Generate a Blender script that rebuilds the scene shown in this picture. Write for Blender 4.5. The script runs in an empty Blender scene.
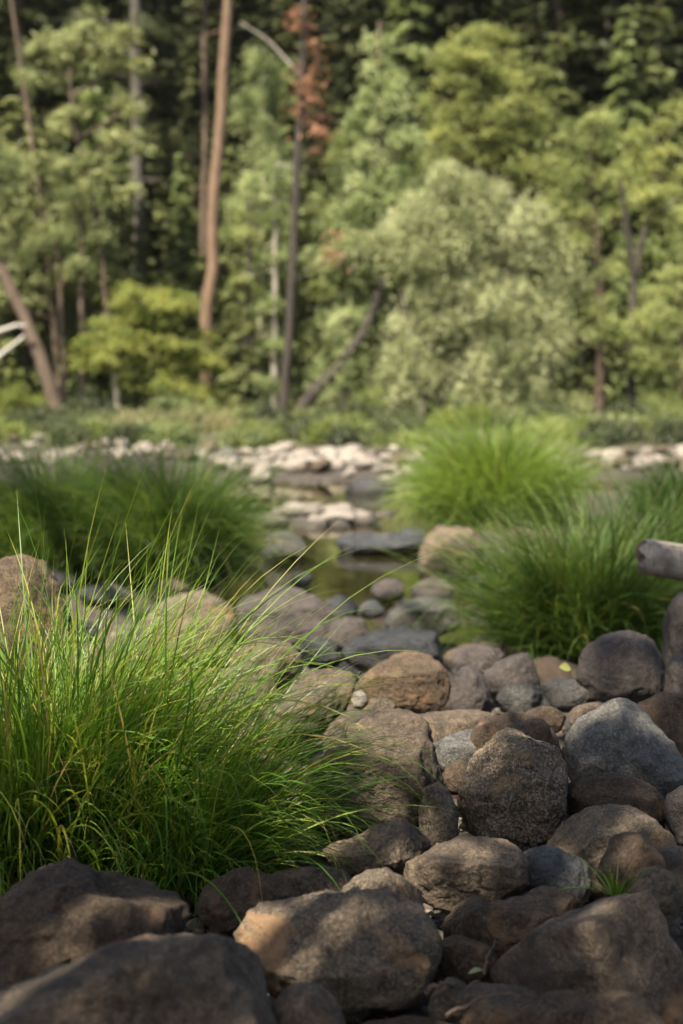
import bpy, bmesh, math, random
import numpy as np
from mathutils import Vector

random.seed(7)
RNG = np.random.default_rng(7)
SC = bpy.context.scene
COL = SC.collection

# ------------------------------------------------------------------ camera
W, H = 683, 1024
FPX = 1024 / 36.0 * 50.0
CAM = np.array([0.0, 0.0, 1.20])
HORIZON = 390.0
PITCH = math.atan((512 - HORIZON) / FPX)
cd = bpy.data.cameras.new('camera')
cd.sensor_fit = 'VERTICAL'; cd.sensor_height = 36; cd.sensor_width = 24; cd.lens = 50
cd.clip_start = 0.05; cd.clip_end = 1000
cd.dof.use_dof = True; cd.dof.focus_distance = 3.75; cd.dof.aperture_fstop = 2.2
cam = bpy.data.objects.new('camera', cd); COL.objects.link(cam)
cam.location = CAM; cam.rotation_euler = (math.pi / 2 - PITCH, 0, 0)
SC.camera = cam

# ------------------------------------------------------------------ sky, sun, exposure
SUN = np.array([-0.30, -0.48, 0.82]); SUN /= np.linalg.norm(SUN)      # direction towards the sun
wd = bpy.data.worlds.new('World'); SC.world = wd; wd.use_nodes = True
nt = wd.node_tree; nt.nodes.clear()
sky = nt.nodes.new('ShaderNodeTexSky'); sky.sky_type = 'NISHITA'; sky.sun_disc = False
sky.sun_elevation = math.asin(SUN[2]); sky.sun_rotation = math.atan2(SUN[0], SUN[1])
sky.air_density = 1.0; sky.dust_density = 2.5; sky.ozone_density = 1.0
bg = nt.nodes.new('ShaderNodeBackground'); bg.inputs['Strength'].default_value = 0.068
wo = nt.nodes.new('ShaderNodeOutputWorld')
nt.links.new(sky.outputs[0], bg.inputs[0]); nt.links.new(bg.outputs[0], wo.inputs[0])
sl = bpy.data.lights.new('sun', 'SUN'); sl.energy = 5.0; sl.angle = math.radians(0.53); sl.color = (1.0, 0.90, 0.74)
so = bpy.data.objects.new('sun', sl); COL.objects.link(so)
so.rotation_euler = Vector(SUN).to_track_quat('Z', 'Y').to_euler()
so.location = (-20, -10, 30)
SC.view_settings.view_transform = 'Standard'; SC.view_settings.look = 'None'
SC.view_settings.gamma = 1.0; SC.view_settings.exposure = 1.72
try:
    SC.view_settings.use_white_balance = True; SC.view_settings.white_balance_temperature = 6650; SC.view_settings.white_balance_tint = 10
except Exception: pass
SC.render.engine = 'CYCLES'
SC.cycles.use_denoising = True
try: SC.cycles.denoiser = 'OPENIMAGEDENOISE'
except Exception: pass
SC.cycles.max_bounces = 6; SC.cycles.diffuse_bounces = 3; SC.cycles.glossy_bounces = 3
SC.cycles.transmission_bounces = 4; SC.cycles.transparent_max_bounces = 6
SC.cycles.caustics_reflective = False; SC.cycles.caustics_refractive = False
SC.cycles.sample_clamp_indirect = 4.0
HAZE = 0.00010; SC.cycles.volume_bounces = 0

# ------------------------------------------------------------------ pixel -> world
FWD = np.array([0, math.cos(PITCH), -math.sin(PITCH)]); UP = np.array([0, math.sin(PITCH), math.cos(PITCH)]); RT = np.array([1.0, 0, 0])
def ray(px, py):
    return FWD + (px - W / 2) / FPX * RT + (H / 2 - py) / FPX * UP
def at(px, py, Y):
    d = ray(px, py); return CAM + d * (Y / d[1])

# ------------------------------------------------------------------ numpy noise
def _hash(i, j, k, s):
    h = (i.astype(np.int64) * 374761393 + j.astype(np.int64) * 668265263 + k.astype(np.int64) * 2147483647 + s * 974634777) & 0xffffffff
    h = ((h ^ (h >> 13)) * 1274126177) & 0xffffffff
    h = ((h ^ (h >> 16)) * 2246822519) & 0xffffffff
    return ((h ^ (h >> 15)) & 0xffff) / 32767.5 - 1.0
def vnoise(p, seed=0):
    f = np.floor(p); t = p - f; t = t * t * t * (t * (t * 6 - 15) + 10); f = f.astype(np.int64)
    r = 0
    for a in (0, 1):
        for b in (0, 1):
            for c in (0, 1):
                w = (t[:, 0] if a else 1 - t[:, 0]) * (t[:, 1] if b else 1 - t[:, 1]) * (t[:, 2] if c else 1 - t[:, 2])
                r = r + w * _hash(f[:, 0] + a, f[:, 1] + b, f[:, 2] + c, seed)
    return r
def fbm(p, seed=0, octv=4, gain=0.5):
    r = 0; a = 1.0; q = p.copy()
    for o in range(octv):
        r = r + a * vnoise(q, seed + o); q = q * 2.03 + 11.7; a *= gain
    return r
def ridged(p, seed=0, octv=4):
    r = 0; a = 1.0; q = p.copy()
    for o in range(octv):
        r = r + a * (1 - 2 * np.abs(vnoise(q, seed + o))); q = q * 2.1 + 5.3; a *= 0.5
    return r

# ------------------------------------------------------------------ mesh helpers
def mesh_np(name, V, F, tint=None, smooth=True, mat=None):
    V = np.asarray(V, dtype=np.float32); F = np.asarray(F, dtype=np.int32)
    me = bpy.data.meshes.new(name); k = F.shape[1]
    me.vertices.add(len(V)); me.vertices.foreach_set('co', V.ravel())
    me.loops.add(F.size); me.loops.foreach_set('vertex_index', F.ravel())
    me.polygons.add(len(F)); me.polygons.foreach_set('loop_start', np.arange(0, F.size, k, dtype=np.int32))
    me.polygons.foreach_set('loop_total', np.full(len(F), k, dtype=np.int32))
    if smooth: me.polygons.foreach_set('use_smooth', np.ones(len(F), dtype=bool))
    if tint is not None:
        a = me.attributes.new('tint', 'FLOAT', 'POINT'); a.data.foreach_set('value', np.asarray(tint, dtype=np.float32))
    me.update(calc_edges=True); me.validate()
    if mat: me.materials.append(mat)
    return me
def link(name, me, parent=None, loc=None):
    o = bpy.data.objects.new(name, me); COL.objects.link(o)
    if parent: o.parent = parent
    if loc is not None: o.location = [float(v) for v in loc]
    return o
def tag(o, label, cat, group=None, kind=None):
    o['label'] = label; o['category'] = cat
    if group: o['group'] = group
    if kind: o['kind'] = kind
    return o
def empty(name, loc):
    o = bpy.data.objects.new(name, None); COL.objects.link(o); o.location = [float(v) for v in loc]
    o.empty_display_size = 0.2
    return o

class Tubes:
    """several tapered tubes gathered into one mesh (a trunk with its limbs)"""
    def __init__(s): s.V = []; s.F = []; s.n = 0
    def add(s, pts, rad, sides=8, knob=0.0, cap=True):
        pts = np.asarray(pts, float); rad = np.asarray(rad, float); n = len(pts)
        T = np.gradient(pts, axis=0); T /= np.linalg.norm(T, axis=1)[:, None] + 1e-9
        ref = np.array([0.0, 1.0, 0.0]) if abs(T[0][1]) < 0.8 else np.array([1.0, 0, 0])
        ang = np.linspace(0, 2 * np.pi, sides, endpoint=False)
        A = np.cross(T, ref); A /= np.linalg.norm(A, axis=1)[:, None] + 1e-9
        B = np.cross(T, A)
        rr = rad[:, None] * (1 + knob * RNG.normal(size=(n, sides)))
        V = pts[:, None, :] + rr[:, :, None] * (np.cos(ang)[None, :, None] * A[:, None, :] + np.sin(ang)[None, :, None] * B[:, None, :])
        s.V.append(V.reshape(-1, 3))
        i = np.arange(n - 1)[:, None] * sides; j = np.arange(sides)[None, :]; j2 = (j + 1) % sides
        F = np.stack([i + j, i + j2, i + sides + j2, i + sides + j], -1).reshape(-1, 4) + s.n
        s.F.append(F); s.n += n * sides
        if cap:
            for base, c in ((0, pts[0]), ((n - 1) * sides, pts[-1])):
                s.V.append(c[None]); ci = s.n; s.n += 1
                st = ci - (n * sides if base == 0 else n * sides + 1) + base
                q = np.array([[st + a, st + (a + 1) % sides, ci, ci] for a in range(0)]).reshape(-1, 4)
                # fan as quads (two rim edges each)
                q = np.array([[st + a, st + (a + 1) % sides, st + (a + 2) % sides, ci] for a in range(0, sides - 1, 2)])
                s.F.append(q.astype(int))
    def build(s, name, mat):
        return mesh_np(name, np.concatenate(s.V), np.concatenate(s.F), mat=mat)

# ------------------------------------------------------------------ materials
def new_mat(name):
    m = bpy.data.materials.new(name); m.use_nodes = True; m.node_tree.nodes.clear(); return m, m.node_tree.nodes, m.node_tree.links
def nnode(N, t, **kw):
    n = N.new(t)
    for k, v in kw.items(): setattr(n, k, v)
    return n
def ramp(N, L, fac, stops):
    r = N.new('ShaderNodeValToRGB'); e = r.color_ramp.elements
    while len(e) < len(stops): e.new(0.5)
    for i, (p, c) in enumerate(stops):
        e[i].position = p; e[i].color = (*c, 1) if len(c) == 3 else c
    L.new(fac, r.inputs[0]); return r.outputs[0]
def noise(N, L, vec, scale, detail=4, rough=0.55, dist=0.0):
    n = N.new('ShaderNodeTexNoise'); n.inputs['Scale'].default_value = scale; n.inputs['Detail'].default_value = detail
    n.inputs['Roughness'].default_value = rough; n.inputs['Distortion'].default_value = dist
    L.new(vec, n.inputs['Vector']); return n.outputs['Fac']
def mixc(N, L, fac, a, b, mode='MIX'):
    m = N.new('ShaderNodeMix'); m.data_type = 'RGBA'; m.blend_type = mode
    if isinstance(fac, (int, float)): m.inputs[0].default_value = fac
    else: L.new(fac, m.inputs[0])
    for s, v in ((6, a), (7, b)):
        if isinstance(v, tuple): m.inputs[s].default_value = (*v, 1)
        else: L.new(v, m.inputs[s])
    return m.outputs[2]
def math_n(N, L, op, a, b=None):
    m = N.new('ShaderNodeMath'); m.operation = op
    for i, v in enumerate((a, b)):
        if v is None: continue
        if isinstance(v, (int, float)): m.inputs[i].default_value = v
        else: L.new(v, m.inputs[i])
    return m.outputs[0]
def objvec(N, L):
    tc = N.new('ShaderNodeTexCoord'); oi = N.new('ShaderNodeObjectInfo')
    mm = N.new('ShaderNodeVectorMath'); mm.operation = 'SCALE'; mm.inputs[0].default_value = (37, 71, 53)
    L.new(oi.outputs['Random'], mm.inputs['Scale'])
    ad = N.new('ShaderNodeVectorMath'); ad.operation = 'ADD'
    L.new(tc.outputs['Object'], ad.inputs[0]); L.new(mm.outputs[0], ad.inputs[1])
    return ad.outputs[0], oi.outputs['Random']

def rock_mat(name, c1, c2, patch, speck, rough=0.85, sc=1.0, patch_amt=(0.55, 0.66), speck_amt=0.6, bump=1.0):
    m, N, L = new_mat(name); v, rnd = objvec(N, L)
    base = ramp(N, L, noise(N, L, v, 7 * sc, 6, 0.65, 0.4), [(0.36, c1), (0.64, c2)])
    mot = ramp(N, L, noise(N, L, v, 26 * sc, 8, 0.75, 0.5), [(0.38, (.30, .30, .30)), (0.62, (1.50, 1.46, 1.40))])
    base = mixc(N, L, .8, base, mot, 'MULTIPLY')
    grain = noise(N, L, v, 120 * sc, 3, 0.7)
    base = mixc(N, L, math_n(N, L, 'MULTIPLY', ramp(N, L, grain, [(0.45, (0, 0, 0)), (0.68, (1, 1, 1))]), speck_amt), base, speck)
    dark = ramp(N, L, noise(N, L, v, 210 * sc, 2, 0.6), [(0.36, (1, 1, 1)), (0.46, (0, 0, 0))])
    base = mixc(N, L, math_n(N, L, 'MULTIPLY', dark, 0.55), base, tuple(x * 0.28 for x in c1))
    pf = ramp(N, L, noise(N, L, v, 5.0 * sc, 9, 0.72, 0.6), [(patch_amt[0], (0, 0, 0)), (patch_amt[1], (1, 1, 1))])
    base = mixc(N, L, math_n(N, L, 'MULTIPLY', pf, 0.85), base, patch)
    # dark lichen crust
    lf = ramp(N, L, noise(N, L, v, 13 * sc, 10, 0.8, 0.3), [(0.55, (0, 0, 0)), (0.62, (1, 1, 1))])
    base = mixc(N, L, math_n(N, L, 'MULTIPLY', lf, 0.6), base, tuple(x * 0.3 for x in c1))
    hv = N.new('ShaderNodeHueSaturation'); L.new(base, hv.inputs['Color'])
    L.new(math_n(N, L, 'ADD', math_n(N, L, 'MULTIPLY', rnd, 0.6), 0.75), hv.inputs['Value'])
    b1 = N.new('ShaderNodeBump'); b1.inputs['Strength'].default_value = min(1, 0.9 * bump); b1.inputs['Distance'].default_value = 0.016 * max(1, bump)
    hgt = math_n(N, L, 'ADD', noise(N, L, v, 38 * sc, 8, 0.7), math_n(N, L, 'MULTIPLY', noise(N, L, v, 150 * sc, 4, 0.7), 0.55))
    L.new(hgt, b1.inputs['Height'])
    # the wet band just above the waterline
    gp = N.new('ShaderNodeNewGeometry'); sp = N.new('ShaderNodeSeparateXYZ'); L.new(gp.outputs['Position'], sp.inputs[0])
    wz = math_n(N, L, 'ADD', sp.outputs[2], math_n(N, L, 'MULTIPLY', noise(N, L, v, 9, 3), -.10))
    wet = N.new('ShaderNodeMapRange'); wet.inputs[1].default_value = -.235; wet.inputs[2].default_value = -.275; L.new(wz, wet.inputs[0])
    colr = mixc(N, L, math_n(N, L, 'MULTIPLY', wet.outputs[0], .68), hv.outputs[0], (.012, .011, .010))
    b = N.new('ShaderNodeBsdfPrincipled'); L.new(colr, b.inputs['Base Color'])
    rr = math_n(N, L, 'ADD', math_n(N, L, 'MULTIPLY', grain, 0.15), rough - 0.08)
    rr = math_n(N, L, 'SUBTRACT', rr, math_n(N, L, 'MULTIPLY', wet.outputs[0], rough * .55)); L.new(rr, b.inputs['Roughness'])
    b.inputs['Specular IOR Level'].default_value = 0.35
    L.new(b1.outputs[0], b.inputs['Normal'])
    o = N.new('ShaderNodeOutputMaterial'); L.new(b.outputs[0], o.inputs[0]); return m

RM = {
 'grey':   rock_mat('grey granite', (0.0412, 0.0338, 0.0257), (0.1030, 0.0841, 0.0619), (0.1891, 0.1147, 0.0575), (0.2176, 0.1690, 0.1194)),
 'brown':  rock_mat('brown stone', (0.0343, 0.0233, 0.0152), (0.0778, 0.0550, 0.0357), (0.1538, 0.0901, 0.0456), (0.1449, 0.1042, 0.0685)),
 'speck':  rock_mat('speckled granite', (0.0550, 0.0441, 0.0340), (0.1375, 0.1092, 0.0800), (0.2530, 0.1659, 0.0900), (0.3630, 0.2888, 0.2100), speck_amt=0.9, bump=2.2),
 'tan':    rock_mat('tan stone', (0.0576, 0.0430, 0.0304), (0.1308, 0.0982, 0.0676), (0.0314, 0.0258, 0.0212), (0.2180, 0.1722, 0.1267), patch_amt=(.48, .60)),
 'blue':   rock_mat('blue grey stone', (0.0358, 0.0361, 0.0352), (0.0812, 0.0805, 0.0767), (0.1282, 0.1067, 0.0821), (0.1624, 0.1518, 0.1368), rough=.5),
 'purple': rock_mat('dark purplish stone', (0.0279, 0.0229, 0.0213), (0.0523, 0.0449, 0.0408), (0.0828, 0.0642, 0.0482), (0.1045, 0.0871, 0.0788), rough=.6, patch_amt=(.6, .75)),
 'pale':   rock_mat('pale river cobble', (0.1748, 0.1552, 0.1350), (0.3128, 0.2861, 0.2500), (0.1564, 0.1261, 0.1050), (0.3680, 0.3443, 0.3100), speck_amt=.3),
 'wet':    rock_mat('wet dark slate', (.020, .023, .026), (.048, .052, .056), (.075, .070, .062), (.10, .10, .10), rough=.30, speck_amt=.3),
}

def leaf_mat(name, stops, transl=0.35, rough=0.55):
    transl = min(.5, transl + .06)
    m, N, L = new_mat(name)
    a = N.new('ShaderNodeAttribute'); a.attribute_name = 'tint'
    c = ramp(N, L, a.outputs['Fac'], stops)
    b = N.new('ShaderNodeBsdfPrincipled'); L.new(c, b.inputs['Base Color']); b.inputs['Roughness'].default_value = rough
    b.inputs['Specular IOR Level'].default_value = 0.3
    t = N.new('ShaderNodeBsdfTranslucent'); hs = N.new('ShaderNodeHueSaturation'); hs.inputs['Hue'].default_value = 0.488
    hs.inputs['Saturation'].default_value = 1.1; hs.inputs['Value'].default_value = 1.25
    L.new(c, hs.inputs['Color']); L.new(hs.outputs[0], t.inputs['Color'])
    mx = N.new('ShaderNodeMixShader'); mx.inputs[0].default_value = transl
    L.new(b.outputs[0], mx.inputs[1]); L.new(t.outputs[0], mx.inputs[2])
    o = N.new('ShaderNodeOutputMaterial'); L.new(mx.outputs[0], o.inputs[0]); return m
LM = {
 'litter': leaf_mat('dry litter', [(0, (.05, .032, .02)), (.5, (.15, .10, .06)), (1, (.30, .23, .14))], .1),
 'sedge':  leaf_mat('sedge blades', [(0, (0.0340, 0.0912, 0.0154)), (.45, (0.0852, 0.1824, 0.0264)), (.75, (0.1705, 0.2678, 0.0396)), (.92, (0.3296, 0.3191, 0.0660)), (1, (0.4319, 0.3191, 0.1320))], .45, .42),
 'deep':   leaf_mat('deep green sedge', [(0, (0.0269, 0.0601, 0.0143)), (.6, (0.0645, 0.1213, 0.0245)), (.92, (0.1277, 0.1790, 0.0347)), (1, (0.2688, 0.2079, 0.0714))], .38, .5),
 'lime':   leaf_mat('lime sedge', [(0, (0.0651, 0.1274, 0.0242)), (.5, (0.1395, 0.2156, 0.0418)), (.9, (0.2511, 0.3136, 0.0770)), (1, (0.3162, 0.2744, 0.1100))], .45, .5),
 'fir':    leaf_mat('fir needles', [(0, (0.0184, 0.0275, 0.0111)), (.6, (0.0551, 0.0685, 0.0282)), (1, (0.1102, 0.1224, 0.0520))], .25),
 'pine':   leaf_mat('pine needles', [(0, (0.0607, 0.0876, 0.0306)), (.6, (0.1601, 0.1920, 0.0729)), (1, (0.2650, 0.2880, 0.1235))], .3),
 'willow': leaf_mat('willow leaves', [(0, (0.1316, 0.1586, 0.0685)), (.6, (0.2990, 0.3294, 0.1656)), (1, (0.4545, 0.4758, 0.2856))], .42),
 'alder':  leaf_mat('alder leaves', [(0, (0.0842, 0.1152, 0.0353)), (.6, (0.2020, 0.2400, 0.0776)), (1, (0.3255, 0.3600, 0.1411))], .42),
 'gold':   leaf_mat('yellowing leaves', [(0, (0.1217, 0.1500, 0.0419)), (.6, (0.2645, 0.3000, 0.0986)), (1, (0.4020, 0.4200, 0.1478))], .42),
 'aspen':  leaf_mat('pale aspen leaves', [(0, (0.1122, 0.1560, 0.0538)), (.6, (0.2413, 0.2940, 0.1232)), (1, (0.3928, 0.4440, 0.2240))], .42),
 'bright': leaf_mat('fresh green leaves', [(0, (0.0757, 0.1098, 0.0234)), (.6, (0.1767, 0.2140, 0.0491)), (1, (0.2827, 0.2964, 0.0819))], .44),
 'rust':   leaf_mat('dead needles', [(0, (0.1500, 0.0735, 0.0399)), (.6, (0.3000, 0.1522, 0.0855)), (1, (0.4250, 0.2310, 0.1425))], .25),
 'straw':  leaf_mat('straw grass', [(0, (.12, .125, .05)), (.6, (.24, .22, .10)), (1, (.36, .32, .18))], .35),
}
def bark_mat(name, c1, c2, sc=1.0):
    m, N, L = new_mat(name); v, rnd = objvec(N, L)
    mp = N.new('ShaderNodeMapping'); mp.inputs['Scale'].default_value = (1, 1, 0.22); L.new(v, mp.inputs[0])
    f = noise(N, L, mp.outputs[0], 9 * sc, 7, 0.7, 0.5)
    c = ramp(N, L, f, [(.32, c1), (.68, c2)])
    b = N.new('ShaderNodeBsdfPrincipled'); L.new(c, b.inputs['Base Color']); b.inputs['Roughness'].default_value = .9
    bp = N.new('ShaderNodeBump'); bp.inputs['Strength'].default_value = .8; bp.inputs['Distance'].default_value = .04; L.new(f, bp.inputs['Height']); L.new(bp.outputs[0], b.inputs['Normal'])
    o = N.new('ShaderNodeOutputMaterial'); L.new(b.outputs[0], o.inputs[0]); return m
BM = {
 'orange': bark_mat('orange pine bark', (0.0680, 0.0440, 0.0281), (0.1920, 0.1240, 0.0764)),
 'dark':   bark_mat('dark bark', (.014, .011, .009), (.050, .040, .032)),
 'grey':   bark_mat('grey bark', (.035, .030, .026), (.10, .086, .072)),
 'pale':   bark_mat('pale bark', (.16, .145, .12), (.36, .33, .28)),
 'brown':  bark_mat('brown bark', (0.0450, 0.0315, 0.0225), (0.1275, 0.0900, 0.0638)),
 'log':    bark_mat('weathered log', (.15, .125, .10), (.48, .42, .35), 3.0),
 'white':  bark_mat('bleached dead wood', (0.2550, 0.2380, 0.2050), (0.4420, 0.4250, 0.3772)),
}

# ground: gravelly soil near, forest floor far
m, N, L = new_mat('ground soil'); GROUND_MAT = m
tc = N.new('ShaderNodeTexCoord'); v = tc.outputs['Object']
near = ramp(N, L, noise(N, L, v, 9, 8, .7), [(.3, (.012, .009, .007)), (.55, (.028, .021, .015)), (.75, (.055, .042, .030))])
peb = N.new('ShaderNodeTexVoronoi'); peb.inputs['Scale'].default_value = 38; L.new(v, peb.inputs['Vector'])
near = mixc(N, L, .4, near, ramp(N, L, peb.outputs['Color'], [(0, (.02, .017, .014)), (1, (.10, .082, .064))]))
far = ramp(N, L, noise(N, L, v, .7, 6, .7), [(.3, (.035, .030, .015)), (.6, (.055, .060, .022)), (.8, (.10, .09, .04))])
sx = N.new('ShaderNodeSeparateXYZ'); L.new(v, sx.inputs[0])
f = N.new('ShaderNodeMapRange'); f.inputs[1].default_value = 31; f.inputs[2].default_value = 36; L.new(sx.outputs[1], f.inputs[0])
gc = mixc(N, L, f.outputs[0], near, far)
b = N.new('ShaderNodeBsdfPrincipled'); L.new(gc, b.inputs['Base Color']); b.inputs['Roughness'].default_value = .95
bp = N.new('ShaderNodeBump'); bp.inputs['Strength'].default_value = .7; bp.inputs['Distance'].default_value = .02
L.new(math_n(N, L, 'ADD', peb.outputs['Distance'], noise(N, L, v, 30, 6, .7)), bp.inputs['Height']); L.new(bp.outputs[0], b.inputs['Normal'])
o = N.new('ShaderNodeOutputMaterial'); L.new(b.outputs[0], o.inputs[0])

# water
m, N, L = new_mat('creek water'); WATER_MAT = m
tc = N.new('ShaderNodeTexCoord'); v = tc.outputs['Object']
mp = N.new('ShaderNodeMapping'); mp.inputs['Scale'].default_value = (1.0, 0.45, 1); L.new(v, mp.inputs[0])
bp = N.new('ShaderNodeBump'); bp.inputs['Strength'].default_value = .10; bp.inputs['Distance'].default_value = .02
L.new(noise(N, L, mp.outputs[0], 9, 3, .5), bp.inputs['Height'])
gl = N.new('ShaderNodeBsdfGlossy'); gl.inputs['Roughness'].default_value = .04; gl.inputs['Color'].default_value = (1.0, .97, .84, 1); L.new(bp.outputs[0], gl.inputs['Normal'])
tr = N.new('ShaderNodeBsdfTransparent'); tr.inputs['Color'].default_value = (.50, .44, .28, 1)
df = N.new('ShaderNodeBsdfDiffuse'); df.inputs['Color'].default_value = (.026, .022, .010, 1)
m1 = N.new('ShaderNodeMixShader'); m1.inputs[0].default_value = .45; L.new(tr.outputs[0], m1.inputs[1]); L.new(df.outputs[0], m1.inputs[2])
fr = N.new('ShaderNodeFresnel'); fr.inputs['IOR'].default_value = 1.9; L.new(bp.outputs[0], fr.inputs['Normal'])
m2 = N.new('ShaderNodeMixShader'); L.new(fr.outputs[0], m2.inputs[0]); L.new(m1.outputs[0], m2.inputs[1]); L.new(gl.outputs[0], m2.inputs[2])
o = N.new('ShaderNodeOutputMaterial'); L.new(m2.outputs[0], o.inputs[0])

# ------------------------------------------------------------------ terrain
WATER_Z = -0.29
def smooth(a, b, x):
    t = np.clip((x - a) / (b - a), 0, 1); return t * t * (3 - 2 * t)
def terrain(x, y):
    x = np.asarray(x, float); y = np.asarray(y, float)
    prof = np.interp(y, [-30, 1.5, 3.0, 3.6, 8.6, 36, 44, 56, 75, 110, 170, 400], [0, -.12, -.11, -.03, -.36, -.02, .12, .5, 2.6, 13, 38, 60])
    xl = np.interp(y, [8, 10, 15, 19, 24], [-.55, -.75, -1.05, -3.5, -14])
    xr = np.interp(y, [8, 10, 15, 18, 21, 24], [.45, .75, 1.0, 2.2, 6, 14])
    ch = smooth(8.6, 9.6, y) * (1 - smooth(22.5, 24.5, y)) * smooth(-.25, .25, x - xl) * smooth(-.25, .25, xr - x)
    bar1 = np.exp(-((y - 16.6) / 1.5) ** 4) * np.exp(-((x + .30) / .85) ** 4)
    prof = prof + np.interp(y, [7.0, 8.6, 20, 24], [0, .13, .10, 0]) * np.clip(smooth(-.1, .35, x - np.interp(y, [7, 10, 15, 19], [.55, .80, 1.05, 2.2])) + smooth(-.1, .35, np.interp(y, [7, 10, 15, 19], [-.65, -.80, -1.1, -3.5]) - x), 0, 1) - .26 * ch * (1 - bar1 * .95)
    farbar = smooth(22.5, 24.5, y) * (1 - smooth(33, 36, y))
    prof = prof * (1 - farbar) + farbar * (-.17)
    # stream behind the right hand bar and knolls
    P = np.stack([x.ravel(), y.ravel(), np.zeros(x.size)], 1)
    amp = np.interp(y, [-30, 20, 40, 60, 200], [.035, .035, .06, .3, 2.0])
    fr = np.interp(y, [0, 30, 60, 200], [2.2, 1.0, .25, .08])
    n = fbm(P * np.stack([fr.ravel(), fr.ravel(), fr.ravel()], 1) * 0 + P * 1.7, 3, 3).reshape(x.shape)
    n2 = fbm(P * .12, 9, 3).reshape(x.shape)
    return prof + np.where(y < 50, .035 * n, .08 * n) + np.interp(y, [30, 52, 70, 200], [0, .08, .4, 3]) * n2
def tz(x, y): return float(terrain(np.array([x]), np.array([y]))[0])
ts = np.linspace(-1, 1, 261); xs = 150 * np.sinh(ts * 6.2) / np.sinh(6.2)
ys = np.concatenate([np.linspace(-40, -1, 14), np.arange(-.5, 14, .085), 14 + np.cumsum(np.linspace(.1, .6, 70)), ])
ys = np.concatenate([ys, ys[-1] + np.cumsum(np.linspace(.7, 9, 45))])
X, Y = np.meshgrid(xs, ys); Z = terrain(X, Y)
V = np.stack([X, Y, Z], -1).reshape(-1, 3); nx = len(xs); ny = len(ys)
i = np.arange(ny - 1)[:, None] * nx + np.arange(nx - 1)[None, :]
F = np.stack([i, i + 1, i + nx + 1, i + nx], -1).reshape(-1, 4)
g = link('ground', mesh_np('ground', V, F, mat=GROUND_MAT)); g['kind'] = 'structure'
WV = np.array([[-60, 6.0, WATER_Z], [60, 6.0, WATER_Z], [60, 26, WATER_Z], [-60, 26, WATER_Z]])
w = link('water', mesh_np('water', WV, np.array([[0, 1, 2, 3]]), smooth=False, mat=WATER_MAT)); w['kind'] = 'structure'

def ground_hit(px, py):
    d = ray(px, py); t = np.linspace(1.5, 60, 6000); P = CAM[None] + d[None] * t[:, None]
    below = P[:, 2] < terrain(P[:, 0], P[:, 1])
    return P[np.argmax(below)] if below.any() else P[-1]

# ------------------------------------------------------------------ rocks
_ico = {}
def ico(sub):
    if sub not in _ico:
        bm = bmesh.new(); bmesh.ops.create_icosphere(bm, subdivisions=sub, radius=1)
        bm.verts.ensure_lookup_table()
        _ico[sub] = (np.array([v.co[:] for v in bm.verts]), np.array([[v.index for v in f.verts] for f in bm.faces])); bm.free()
    return _ico[sub]
def rock_shape(D, rfun, depth, rng, e=.82, facets=(), nfac=6, amp=1.0, size=1.0):
    """D unit directions in (right, up, towards-viewer); rfun gives the outline radius per angle"""
    rho = np.sqrt(np.clip(1 - D[:, 2] ** 2, 0, 1)); th = np.arctan2(D[:, 1], D[:, 0])
    r = rfun(th); rho2 = rho ** e; c = np.sign(D[:, 2]) * np.abs(D[:, 2]) ** e
    P = np.stack([rho2 * r * np.cos(th), rho2 * r * np.sin(th), depth * c], 1)
    planes = []
    for k in range(nfac):
        n = rng.normal(size=3); n[2] = abs(n[2]) * .9 + .15; n[1] = n[1] * .8 + .25; planes.append((n, rng.uniform(.72, .93), .88))
    for k in range(3):
        n = rng.normal(size=3); n[2] = -abs(n[2]); planes.append((n, rng.uniform(.75, .95), .8))
    for k in range(14 if nfac > 2 else 5):
        n = rng.normal(size=3); n[2] = abs(n[2]); planes.append((n, rng.uniform(.90, .975), 1.0))
    for f in facets: planes.append((np.array(f[:3], float), f[3], .93))
    for n, off, hard in planes:
        n = n / np.linalg.norm(n); s = P @ n; d = s.max() * off; ex = np.maximum(s - d, 0)
        P = P - n[None] * (ex * hard)[:, None]
    q = D * 1.0 + rng.uniform(-50, 50, 3)
    sd = int(rng.integers(1, 9999))
    U = P / size
    dsp = .060 * fbm(U * 1.6 + sd, sd, 3) + .030 * ridged(U * 2.4 + sd, sd + 7, 4) - .02 + .010 * fbm(U * 11 + sd, sd + 3, 4, .6)
    dsp = dsp - .028 * np.exp(-(vnoise(U * 1.5 + sd * .37, sd + 21) / .035) ** 2) * (vnoise(U * .9, sd + 31) > -.1) - .012 * np.exp(-(vnoise(U * 3.1 + sd * .11, sd + 23) / .05) ** 2)
    nn = P / (np.linalg.norm(P, axis=1)[:, None] + 1e-9)
    return P + nn * (dsp * size * amp)[:, None]
ROCKS = []
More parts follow.
